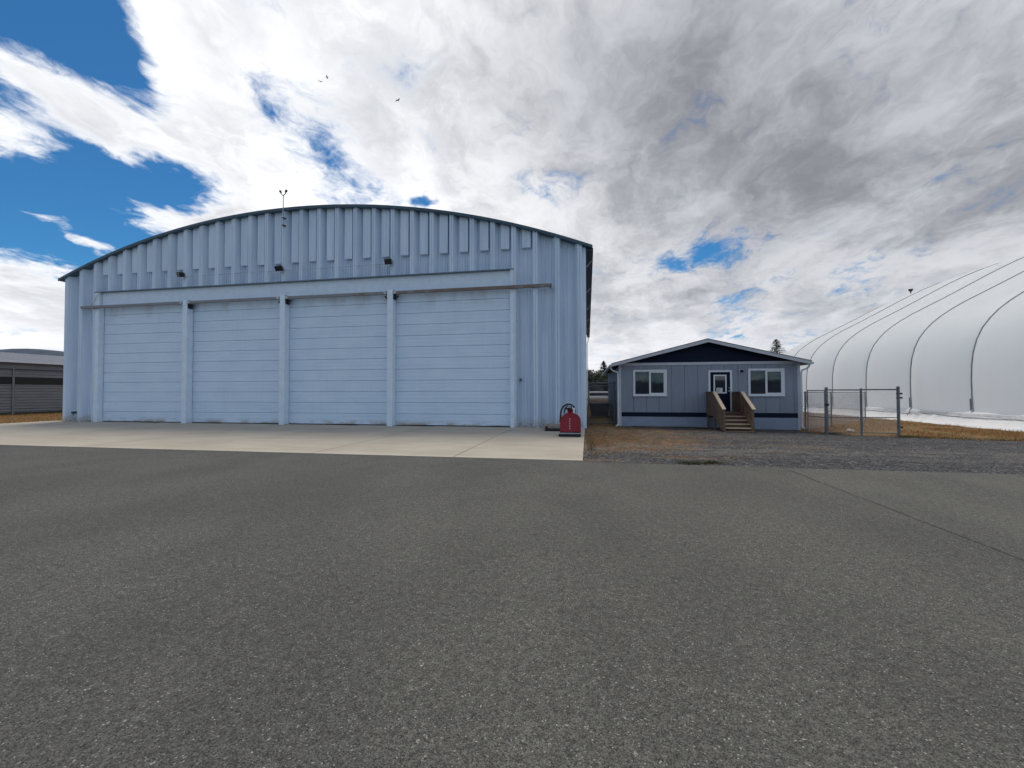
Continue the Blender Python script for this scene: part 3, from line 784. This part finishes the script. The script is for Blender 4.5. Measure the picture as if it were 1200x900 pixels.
# ---- wooden steps
SX0, SX1, LZ, LY, SY = 5.71, 6.98, .77, 20.45, 19.16
stairs = thing('wooden_steps', ((SX0+SX1)/2, 20.3, 0), 'brown wooden steps with boarded side rails up to the office door', 'stairs')
gzs = -.03
for i in range(9):
    y0 = LY+i*.137
    if y0+.13 < OYF-.03: MB().box(SX0+.04, SX1-.04, y0, y0+.13, LZ-.04, LZ).build('deck_board', WOOD, stairs)
for i in range(4):
    z = LZ*(4-i)/5; y1 = LY-.30*i; y0 = y1-.33
    MB().box(SX0+.05, SX1-.05, y0, y1-.012, z-.042, z).build('tread', WOODL, stairs)
    MB().box(SX0+.07, SX1-.07, y1-.012, y1+.008, z-.15, z+.11).build('riser', plain('dark_riser_stain', (.10, .066, .045), .8) if i == 0 else bpy.data.materials['dark_riser_stain'], stairs)  # risers in one even dark brown
MB().box(SX0+.05, SX1-.05, SY-.10, SY+.15, gzs, .03).build('footing_board', WOOD, stairs)
for sx, s_ in ((SX0, 1), (SX1, -1)):
    def rtop(y): return LZ+.93 if y >= LY else .98+(LZ+.93-.98)*(y-SY)/(LY-SY)
    def rbot(y): return LZ-.16 if y >= LY else max(.02, LZ-.16-(LZ-.12)*(LY-y)/(LY-SY))
    y = SY+.10
    while y < OYF-.08:
        y1 = min(y+.135, OYF-.06)
        mb = MB(); xa, xb = (sx, sx+.022) if s_ > 0 else (sx-.022, sx)
        mb.prism([(y, rbot(y)), (y1, rbot(y1)), (y1, rtop(y1)-.02), (y, rtop(y)-.02)], xa, xb, 'x')
        mb.build('side_board', WOOD, stairs); y += .141
    for yp, zt in ((SY+.05, rtop(SY+.05)), (LY+.04, rtop(LY+.04)), (OYF-.10, rtop(OYF))):
        xa, xb = (sx+.022, sx+.11) if s_ > 0 else (sx-.11, sx-.022)
        MB().box(xa, xb, yp-.045, yp+.045, gzs, zt-.04).build('post', WOOD, stairs)
    cx = sx+s_*.045
    MB().bar((cx, LY+.02, rtop(LY)+.0), (cx, OYF-.04, rtop(OYF)+.0), .15, .038).build('rail_cap', WOOD, stairs)
    MB().bar((cx, SY-.06, rtop(SY-.06)+.004), (cx, LY+.02, rtop(LY)+.004), .15, .038).build('rail_cap', WOODL, stairs)
    MB().bar((sx+s_*.035, SY+.02, .12), (sx+s_*.035, LY, LZ-.08), .035, .24).build('stringer', WOOD, stairs)
    MB().bar((sx+s_*.04, LY, LZ-.13), (sx+s_*.04, OYF-.05, LZ-.13), .035, .15).build('joist', WOOD, stairs)

# ================================================================== RED HOSE CABINET AND PALLET
rc = thing('hose_cabinet', (-.65, 16.1, .02), 'red round topped hose cabinet with black hose, standing at the hangar corner', 'cabinet')
XA, XB, YA, YB = -1.02, -.26, 15.86, 16.42
z0 = .20; rr = (XB-XA)/2; cxr = (XA+XB)/2; zs = .92-rr*.9
poly = [(XA, z0), (XB, z0)]+[(cxr+rr*math.cos(math.pi*i/18), zs+rr*.9*math.sin(math.pi*i/18)) for i in range(19)]
body = MB().prism(poly, YA, YB).build('body', RED, rc)
edge = MB()
for i in range(len(poly)-1):
    a, b = poly[i+1], poly[(i+2) % len(poly)]
    edge.bar((a[0], YA-.006, a[1]), (b[0], YA-.006, b[1]), .022, .022, (0, 1, 0))
sub(body, edge, 'rim', RED)
for i in range(5): sub(body, MB().box(cxr-.038, cxr-.008, YA-.006, YA-.002, .31+i*.092, .345+i*.092), 'letter_mark', WHITE)
MB().box(XA-.06, XB+.0, YA-.10, YB+.05, .03, .13).build('skid', RUBBER, rc)
MB().box(XA-.05, XB-.01, YA-.09, YB+.04, .132, .165).build('skid_plate', GALV, rc)
MB().box(XA-.01, XB-.04, YA+.02, YB, .165, .20).build('plinth', BLACK, rc)
hs = [(cxr-.40+.0, YA+.2, .55)]+[(cxr-.08+.30*math.cos(t), YA+.26, .86+.38*math.sin(t)) for t in [math.pi*(1-i/16) for i in range(13)]]+[(cxr+.18, YA+.26, .93)]
MB().tube(hs, .032, 8).build('hose', RUBBER, rc, True)
MB().tube([(cxr-.24, YA+.3, .88), (cxr-.22, YA+.3, 1.06), (cxr-.12, YA+.3, 1.18), (cxr+.02, YA+.3, 1.14), (cxr+.04, YA+.3, .88)], .026, 8).build('hose', RUBBER, rc, True)
pump = MB().tube([(cxr-.02, YA+.34, .88), (cxr-.02, YA+.34, 1.0), (cxr-.02, YA+.34, 1.10)], [.09, .11, .07], 12).build('pump', RED, rc)
sub(pump, MB().tube([(cxr-.20, YA+.22, 1.06), (cxr-.05, YA+.22, 1.08), (cxr+.06, YA+.22, 1.00)], [.03, .045, .028], 8), 'nozzle', BLACK)
sub(pump, MB().box(cxr+.10, cxr+.17, YA+.22, YA+.34, .90, 1.10), 'filter', WHITE)
MB().tube([(XB-.02, YA+.1, .52), (XB+.05, YA+.1, .46), (XB+.08, YA+.08, .40)], .018, 6).build('drain_pipe', GALV, rc)

pl = thing('wooden_pallet', (-1.2, 18.5, .02), 'low dark pallet with grey boards lying against the hangar wall', 'pallet')
for i in range(6):
    MB().box(-1.83, -.42, 17.92+i*.20, 17.92+i*.20+.165, .225, .255).build('top_board', plain('grey_weathered_board', (.28, .22, .18), .85, var=.3, scale=6) if i == 0 else bpy.data.materials['grey_weathered_board'], pl)
for i in range(3):
    xx = -1.83+i*.685; MB().box(xx, xx+.04, 17.93, 19.1, .05, .224).build('runner', WOOD, pl)
for i in range(3):
    MB().box(-1.83, -.42, 17.93+i*.52, 17.93+i*.52+.13, .026, .049).build('bottom_board', RUBBER, pl)
MB().box(-1.80, -.45, 17.935, 17.955, .055, .13).build('front_board', RUBBER, pl)

# ================================================================== FENCES
def chain(mb, a, b, z0, z1, sp_=.075, r_=.0028):
    """woven wire between two points, as flat-sided strands"""
    a = Vector(a); b = Vector(b); L = (b-a).length; t = (b-a)/L; H = z1-z0; s = -H
    nrm = Vector((-t.y, t.x, 0))*.004
    while s < L:
        for dr in (1, -1):
            p0, p1 = (s, 0), (s+H, H)
            lo = max(0, -p0[0]); hi = min(H, L-p0[0])
            if hi <= lo: continue
            u0, v0, u1, v1 = p0[0]+lo, lo, p0[0]+hi, hi
            if dr < 0: v0, v1 = H-v0, H-v1
            q = nrm*dr
            P0 = a+t*u0+q; P1 = a+t*u1+q
            mb.tube([(P0.x, P0.y, z0+v0), (P1.x, P1.y, z0+v1)], r_, 3, False)
        s += sp_
    return mb
def fence(name, label, posts, zt, heights, rails, group=None, rp=.045, mid=True, wr=.0025, wire=True):
    f_ = thing(name, (posts[0][0], posts[0][1], 0), label, 'fence', group)
    for (x, y), h, r_ in zip(posts, heights, rp if isinstance(rp, list) else [rp]*len(posts)):
        z0 = gz(x, y)-.06
        p = MB().tube([(x, y, z0), (x, y, h)], r_, 10).build('post', FENCE, f_)
        sub(p, MB().tube([(x, y, h), (x, y, h+.02), (x, y, h+.05)], [r_*1.2, r_*1.2, r_*.4], 10), 'post_cap', FENCE)
    for (a, b, z, r_) in rails:
        MB().tube([(posts[a][0], posts[a][1], z), (posts[b][0], posts[b][1], z)], r_, 8).build('rail', FENCE, f_)
    if wire:
        for a, b in zip(posts[:-1], posts[1:]):
            chain(MB(), (a[0], a[1], 0), (b[0], b[1], 0), gz(*a)+.03, zt-.02, .075, wr).build('chain_link', FENCE if wr > .003 else GALV, f_, fix=False)
    return f_
gate = fence('yard_gate', 'wide chain link gate with thick posts in front of the white dome', [(9.99, 19.74), (11.22, 19.62), (12.49, 19.5)], 1.80, [1.86, 1.80, 1.88],
      [(0, 1, 1.78, .027), (1, 2, 1.79, .027), (0, 1, .62, .018), (1, 2, .64, .018), (0, 1, -.01, .016), (1, 2, .0, .016)], rp=[.056, .042, .056])
for zz in (1.45, 1.62, .25):
    MB().box(12.44, 12.62, 19.46, 19.54, zz-.035, zz+.035).build('hinge', DARKSTEEL, gate)
MB().box(9.9, 10.04, 19.64, 19.7, 1.1, 1.2).build('latch', DARKSTEEL, gate)
fence('short_fence', 'short chain link fence closing the gap beside the office corner', [(9.96, 21.2), (9.985, 19.86)], 1.75, [1.70, 1.70], [(0, 1, 1.76, .022), (0, 1, .6, .016)], rp=.02)
fence('side_fence', 'thin chain link fence running back beside the office', [(10.02, 21.55), (12.62, 24.5), (17.15, 29.6)], 1.62, [1.67, 1.67, 1.67],
      [(0, 1, 1.66, .022), (1, 2, 1.66, .022)], rp=[.038, .038, .03])
ag = fence('alley_gate', 'tall chain link gate between the hangar and the office', [(.06, 22.6), (1.42, 22.6)], 2.16, [2.2, 2.2],
      [(0, 1, 2.18, .03), (0, 1, 2.02, .022), (0, 1, .08, .022), (0, 1, 1.1, .018)], rp=.04, wr=.006)  # wire made thick and dark to deepen the alley's shade

# ================================================================== WHITE AIR DOME
dome = thing('air_dome', (42, 31, 0), 'huge white fabric air dome with dark cables over it', 'dome')
DCX, DCY, DA, DBY = 42.0, 31.5, 21.65, 30.0
HT = [(0, .02), (.001, .7), (-.02, 1.5), (-.03, 2.3), (.0, 3.1), (.08, 3.8), (.26, 4.5), (.52, 5.1), (.86, 5.6), (1.25, 6.05), (1.75, 6.48), (2.3, 6.88), (3.0, 7.32), (3.8, 7.76), (4.6, 8.2),
      (5.5, 8.7), (6.4, 9.22), (7.4, 9.80), (8.4, 10.36), (9.4, 10.87), (10.5, 11.36), (11.7, 11.80), (13, 12.18), (14.5, 12.5), (16.5, 12.85), (18.6, 13.1), (20.3, 13.25), (21.64, 13.3)]
RIBY, RIBS = 26.3, 4.28; NE = 5.0
def dome_pt(j, Y, side, puff=True, extra=0.):
    dd, z = HT[j]; b_ = DBY-dd; a_ = DA-dd; q = abs(Y)/b_
    if q >= 1:
        # collapsed onto the ridge: height where the contour closes
        dn = DBY-abs(Y)
        for (d0, z0_), (d1, z1_) in zip(HT[:-1], HT[1:]):
            if d0 <= dn <= d1 and d1 > d0: z = z0_+(z1_-z0_)*(dn-d0)/(d1-d0); break
        X = 0
    else: X = a_*(1-q**NE)**(1/NE)
    j0, j1 = max(j-1, 0), min(j+1, len(HT)-1)
    tx, tz = HT[j1][0]-HT[j0][0], HT[j1][1]-HT[j0][1]; l = math.hypot(tx, tz); nx, nz_ = -tz/l, tx/l   # outward (towards -d) and up
    ph_ = ((Y+DCY-RIBY)/RIBS) % 1.0
    pf = (abs(math.sin(math.pi*ph_))**.55) if puff else 0
    amp = (.23-.14*sstep(4, 8.5, z))*min(1, max(0, (z+.2)/1.2))
    o_ = pf*amp+extra
    X2 = X-nx*o_ if X > 0 else X
    return (DCX+side*X2, DCY+Y, z+nz_*o_)
MB().prism([(DCX+DA*.97*math.copysign(abs(math.cos(t))**.5, math.cos(t)), DCY+DBY*.97*math.copysign(abs(math.sin(t))**.5, math.sin(t))) for t in [i*math.pi/24 for i in range(48)]], -.02, .05, 'z').build('bounce_floor', plain('pale_floor', (.62, .63, .60), .8), dome)  # unseen pale floor, added to bounce light up into the dome fabric
ysts = []
t = -DBY
while t < DBY+1e-6:
    ysts.append(t); t += .2 if t > -12 else 1.0
ribYs = [RIBY+RIBS*i-DCY for i in range(-5, 9)]
ysts = sorted(set([round(v_, 4) for v_ in ysts]+[round(v_, 4) for v_ in ribYs if abs(v_) < DBY]+[round(v_+o_, 4) for v_ in ribYs for o_ in (-.05, .05) if abs(v_+o_) < DBY]))
nj = len(HT)
mb = MB(); rows = []
for Y in ysts:
    rows.append([dome_pt(j, Y, -1) for j in range(nj)]+[dome_pt(j, Y, 1) for j in range(nj-1, -1, -1)])
mb.grid(rows); mb.build('membrane', FABRIC, dome, True, fix=False)
for Y in ribYs:
    if abs(Y) > DBY-.3: continue
    pts = [dome_pt(j, Y, -1, False, .045) for j in range(nj) if abs(Y) < DBY-HT[j][0]]+[dome_pt(j, Y, 1, False, .045) for j in range(nj-1, -1, -1) if abs(Y) < DBY-HT[j][0]]
    cb = MB().tube(pts[1:], .027, 6).build('cable', CABLE, dome)
    p1 = Vector(pts[1]); p0 = p1+Vector((-.35 if p1.x < DCX else .35, -.12, -.72))
    sub(cb, MB().tube([pts[2], pts[1], tuple(p0)], [.04, .045, .05], 6), 'anchor_strap', GALV)
    sub(cb, MB().tube([tuple(p1+Vector((-.02, .05, .0))), tuple(p1+Vector((-.03, .05, .62)))], .055, 8), 'turnbuckle', CABLE)
# loose skirt lying on the ground along the near side
rows = []
ns = 900
for i in range(ns+1):
    Y = -DBY+.6+(2*DBY-1.2)*i/ns; q = abs(Y)/DBY; X = DA*(1-q**NE)**(1/NE); x0 = DCX-X; yw = DCY+Y
    ruf = .17*nz(yw, 1, .55)+.12*nz(yw, 4, 1.6)+.04*nz(yw, 9, 4.5)
    rib = min(abs(((yw-RIBY)/RIBS+.5) % 1-.5)*RIBS, 1)
    row = []
    for (o_, z_) in ((-.12, .78), (.06, .70), (.20, .56), (.16, .47), (.30, .38), (.40, .26), (.52, .13), (.66, .05), (.86, -.02), (.95, -.07)):
        wv = ruf*(1 if o_ > .1 else .2)*(1+o_)
        row.append((x0-o_*(.75+.5*rib*.5)-wv, yw, z_+.05*nz(yw, o_*6, .8)*(1 if o_ < .8 and o_ > .1 else .3)+(.03*rib if .1 < o_ < .6 else 0)+gz(x0, yw)))
    rows.append(row)
MB().tube([(r_[4][0]-.03, r_[4][1], r_[4][2]+.02) for r_ in rows[::6]], .018, 5).build('skirt_rope', CABLE, dome)
MB().grid(rows).build('skirt', SKIRTFAB, dome, True, fix=False)
# beacon at the crest
jb = 20; bp = dome_pt(jb, 48.0-DCY, -1)
bc = MB().tube([(bp[0], bp[1], bp[2]-.05), (bp[0], bp[1], bp[2]+.4)], .05, 6).build('beacon', DARKSTEEL, dome)
sub(bc, MB().tube([(bp[0], bp[1], bp[2]+.36), (bp[0], bp[1], bp[2]+.48), (bp[0], bp[1], bp[2]+.6)], [.08, .17, .20], 10), 'beacon_head', BLACK)

# ================================================================== LOW GREY SHED ON THE LEFT
shed = thing('grey_shed', (-52, 32, 0), 'low dark grey metal shed with a black stripe and pale eave', 'shed')
SXF = -46.0; SY0, SY1 = 6.0, 62.0
MB().box(-60, SXF-.1, SY0, SY1, -.05, 4.2).build('wall', SHED, shed)
bays = [6.0, 11.9, 18.9, 25.95, 33.0, 40.0, 47.0, 54.0, 62.0]
for a, b in zip(bays[:-1], bays[1:]):
    dmb = MB(); z = .10; pts = []
    while z < 3.62:
        pts += [(z, 0), (z+.10, .0), (z+.125, .035), (z+.19, .035), (z+.215, 0)]; z += .235
    pts = [(min(zz, 3.64), p) for zz, p in pts]
    for lo, hi in ((0, 2.44), (3.0, 3.7)):
        pp = [(zz, p) for zz, p in pts if lo <= zz <= hi]
        dmb.grid([[(SXF-.04+p, a+.06, zz) for zz, p in pp], [(SXF-.04+p, b-.06, zz) for zz, p in pp]])
    dd = dmb.build('bay_door', SHED, shed, fix=False)
    sub(dd, MB().box(SXF-.07, SXF-.02, a+.06, b-.06, 2.44, 3.0), 'stripe_panel', BLACK)
    MB().box(SXF-.09, SXF+.05, a-.055, a+.055, 0, 3.7).build('bay_post', SHED, shed)
MB().box(SXF-.09, SXF+.06, SY0, SY1, 3.70, 4.20).build('header_panel', SHED, shed)
MB().box(SXF-.09, SXF+.03, SY0, SY1, -.04, .14).build('base_board', plain('mossy_base', (.045, .055, .035), .9), shed)
rfm = MB()
pts = []; y = SY0-.4
while y < SY1+.4: pts += [(y, 0), (y+.16, 0), (y+.2, .04), (y+.28, .04), (y+.32, 0)]; y += .34
rfm.grid([[(SXF+.45, yv, 4.24+p) for yv, p in pts], [(-57.0, yv, 5.75+p) for yv, p in pts]])
rfm.grid([[(-57.0, yv, 5.75+p) for yv, p in pts], [(-66.0, yv, 4.4+p) for yv, p in pts]])
sr = rfm.build('roof', SHEDROOF, shed, fix=False)
sub(sr, MB().box(SXF+.36, SXF+.47, SY0-.4, SY1+.4, 4.20, 4.36), 'eave_flashing', WHITE)
sub(sr, MB().box(SXF-.05, SXF+.36, SY0-.4, SY1+.4, 4.17, 4.205), 'soffit', SHED)

# ================================================================== TREES
def leaf_cloud(mb, cx, cy, cz, rx_, ry_, rz_, n, s):
    for i in range(n):
        u = rnd.gauss(0, 1), rnd.gauss(0, 1), rnd.gauss(0, 1); l = math.sqrt(sum(q*q for q in u)) or 1
        rr_ = rnd.random()**.45
        p = Vector((cx+u[0]/l*rx_*rr_, cy+u[1]/l*ry_*rr_, cz+u[2]/l*rz_*rr_))
        a = Vector((rnd.gauss(0, 1), rnd.gauss(0, 1), rnd.gauss(0, 1))).normalized(); b = a.orthogonal().normalized(); sz = s*rnd.uniform(.5, 1.3)
        mb.face([p-a*sz, p+b*sz*.6, p+a*sz, p-b*sz*.6])
def broadleaf(x, y, h, wd, label):
    t_ = thing('broadleaf_tree', (x, y, 0), label, 'tree', 'dark trees beyond the alley')
    tk = MB().tube([(x, y, -.1), (x+.1, y, h*.3), (x-.05, y, h*.6)], [.28, .22, .1], 8)
    for i in range(5):
        a = i*1.256; tk.tube([(x, y, h*(.28+.05*i)), (x+math.cos(a)*wd*.3, y+math.sin(a)*wd*.3, h*(.55+.04*i))], [.1, .03], 5)
    tk.build('trunk', BARK, t_)
    mb = MB()
    for i in range(26):
        a = rnd.random()*6.28; q = rnd.random()**.5*wd*.42; zz = h*rnd.uniform(.28, .88)
        q *= 1-.55*max(0, (zz/h-.5)/.4)
        leaf_cloud(mb, x+math.cos(a)*q, y+math.sin(a)*q, zz, wd*.17, wd*.17, h*.10, 130, .20)
    mb.build('crown', LEAF, t_, fix=False)
def conifer(x, y, h, wd, label, group=None):
    t_ = thing('conifer_tree', (x, y, 0), label, 'tree', group)
    MB().tube([(x, y, -.1), (x, y, h*.5), (x, y, h*.99)], [h*.018, h*.011, .02], 7).build('trunk', BARK, t_)
    mb = MB(); z = h*.10
    while z < h:
        f_ = 1-z/h; L = wd/2*(f_**.62)+.12; nb = 11
        for i in range(nb):
            a = rnd.random()*6.28; l = L*rnd.uniform(.65, 1.15)
            for s_ in range(int(5+l*7)):
                tt = rnd.random()**.7; px_, py_ = x+math.cos(a)*l*tt, y+math.sin(a)*l*tt; pz = z-.22*l*tt+.14*l*tt*tt+rnd.gauss(0, .07)
                dv = Vector((math.cos(a)+rnd.gauss(0, .5), math.sin(a)+rnd.gauss(0, .5), rnd.gauss(-.1, .25))).normalized()*rnd.uniform(.16, .36)
                sd = dv.cross(Vector((0, 0, 1))).normalized()*.07; p = Vector((px_, py_, pz))
                mb.face([p-dv*.5-sd, p-dv*.5+sd, p+dv])
        z += max(.14, h*.014)
    mb.build('crown', NEEDLE, t_, fix=False)
conifer(45.0, 110, 14.4, 10.0, 'lone dark conifer rising behind the office roof')
broadleaf(.7, 78, 6.4, 7.0, 'dense dark tree beyond the alley, behind the white van')
broadleaf(4.6, 92, 7.6, 7.5, 'dark rounded tree nearest the office wall beyond the alley')
conifer(3.2, 84, 7.8, 4.4, 'narrow dark conifer among the rounded trees beyond the alley')

# ================================================================== THINGS SEEN THROUGH THE ALLEY
tk = thing('white_van', (1.6, 58, 0), 'white van parked far beyond the alley gate', 'van')
MB().bevbox(.2, 3.6, 57, 59.2, .55, 1.22, .05).build('side_body', CARWHITE, tk); MB().bevbox(.25, 3.55, 57.1, 59.1, 1.58, 1.80, .05).build('roof', CARWHITE, tk); MB().box(.3, 3.5, 57.05, 59.15, 1.22, 1.58).build('window_band', GLASS, tk)
MB().bevbox(-1.1, .15, 57.1, 59.1, .5, 1.6, .15).build('cab', CARWHITE, tk)
MB().box(-.9, .0, 57.04, 57.09, 1.05, 1.5).build('cab_window', GLASS, tk)
for xx in (-.6, .9, 2.9): MB().tube([(xx, 57.0, .36), (xx, 57.28, .36)], .36, 14).build('wheel', RUBBER, tk)
MB().box(-1.0, 3.5, 57.3, 58.9, .4, .55).build('chassis', DARKSTEEL, tk)
tf = thing('timber_fence', (1.2, 42, 0), 'pale timber panel fence standing beyond the alley gate', 'fence')
for i in range(22):
    x = -.6+i*.155
    MB().box(x, x+.105, 42, 42.025, .05, 1.12+.02*rnd.random()).build('picket', plain('pale_timber', (.42, .27, .16), .8, var=.2) if i == 0 else bpy.data.materials['pale_timber'], tf)
for z in (.3, .9): MB().box(-.6, 2.8, 42.026, 42.06, z, z+.08).build('rail', bpy.data.materials['pale_timber'], tf)
sk = thing('shade_fill_bin', (1.0, 30, 0), 'low black bin added to fill in the dark of the shaded alley', 'bin')
MB().prism([(.25, .05), (1.40, .05), (1.50, .95), (.12, .95)], 29.2, 30.6).build('body', plain('shade_fill_black', (.02, .022, .026), .6), sk)  # dark bin widened and raised to stand in for the alley's shade
MB().box(.10, 1.53, 29.15, 30.65, .95, 1.0).build('rim', DARKSTEEL, sk)
for xx in (.5, 1.2): MB().box(xx, xx+.1, 29.16, 29.2, .08, .93).build('rib', DARKSTEEL, sk)

# ================================================================== SMALL THINGS ON THE GRASS
rk = MB()
for i, (ox, oy, s_) in enumerate(((0, 0, .10), (.14, .03, .07), (.08, -.05, .05))):
    pts = []
    for a in range(7):
        q = a/6*math.pi; pts.append((11.5+ox, 20.95+oy, -.10+s_*(1-math.cos(q))*.75))
    rk.tube(pts, [max(.004, s_*1.2*math.sin(a/6*math.pi)*rnd.uniform(.85, 1.15)) for a in range(7)], 7)
tag(rk.build('stone', plain('pale_stone', (.40, .37, .33), .9, var=.4, scale=10)), 'small pale stones lying on the dry grass behind the gate', 'stone')
mk = thing('marker_post', (16.2, 32.0, 0), 'short black marker post with a whip, near the dome skirt', 'post')
MB().tube([(16.2, 32, -.1), (16.2, 32, .45)], [.14, .11], 8).build('base', BLACK, mk)
MB().tube([(16.2, 32, .45), (16.22, 32, 1.15)], .025, 6).build('whip', BLACK, mk)

# birds
def bird(x, y, z, a, s, label):
    b_ = thing('bird', (x, y, z), label, 'bird', 'birds gliding under the clouds')
    def T(p):
        q = Vector(p)*s; return (x+q.x*math.cos(a)-q.y*math.sin(a), y+q.x*math.sin(a)+q.y*math.cos(a), z+q.z)
    m_ = MB().tube([T((-.28, 0, 0)), T((-.2, 0, 0)), T((0, 0, .01)), T((.22, 0, .02)), T((.3, 0, .03)), T((.37, 0, .02))], [.01*s, .04*s, .07*s, .05*s, .035*s, .008*s], 8)
    m_.build('body', BLACK, b_, True)
    for sd in (-1, 1):
        MB().grid([[T((.12, sd*.04, .02)), T((.16, sd*.3, .11)), T((.02, sd*.62, .07))], [T((-.1, sd*.04, .01)), T((-.04, sd*.3, .10)), T((-.06, sd*.62, .065))]]).grid([[T((-.1, sd*.04, .0)), T((-.04, sd*.3, .09)), T((-.06, sd*.62, .06))], [T((.12, sd*.04, .005)), T((.16, sd*.3, .10)), T((.02, sd*.62, .062))]]).build('wing', BLACK, b_, fix=False)
for (px_, py_, a, s, lb) in ((383, 90.5, .4, 1.0, 'small dark bird gliding, upper of the close pair'), (375.5, 95.5, 2.2, .8, 'small dark bird gliding, lower of the close pair'), (466, 117.5, 1.1, 1.3, 'single dark bird gliding apart from the pair')):
    p = Vector((0, 0, EYE))+pix_dir(px_, py_)*120
    bird(p.x, p.y, p.z, a, s, lb)
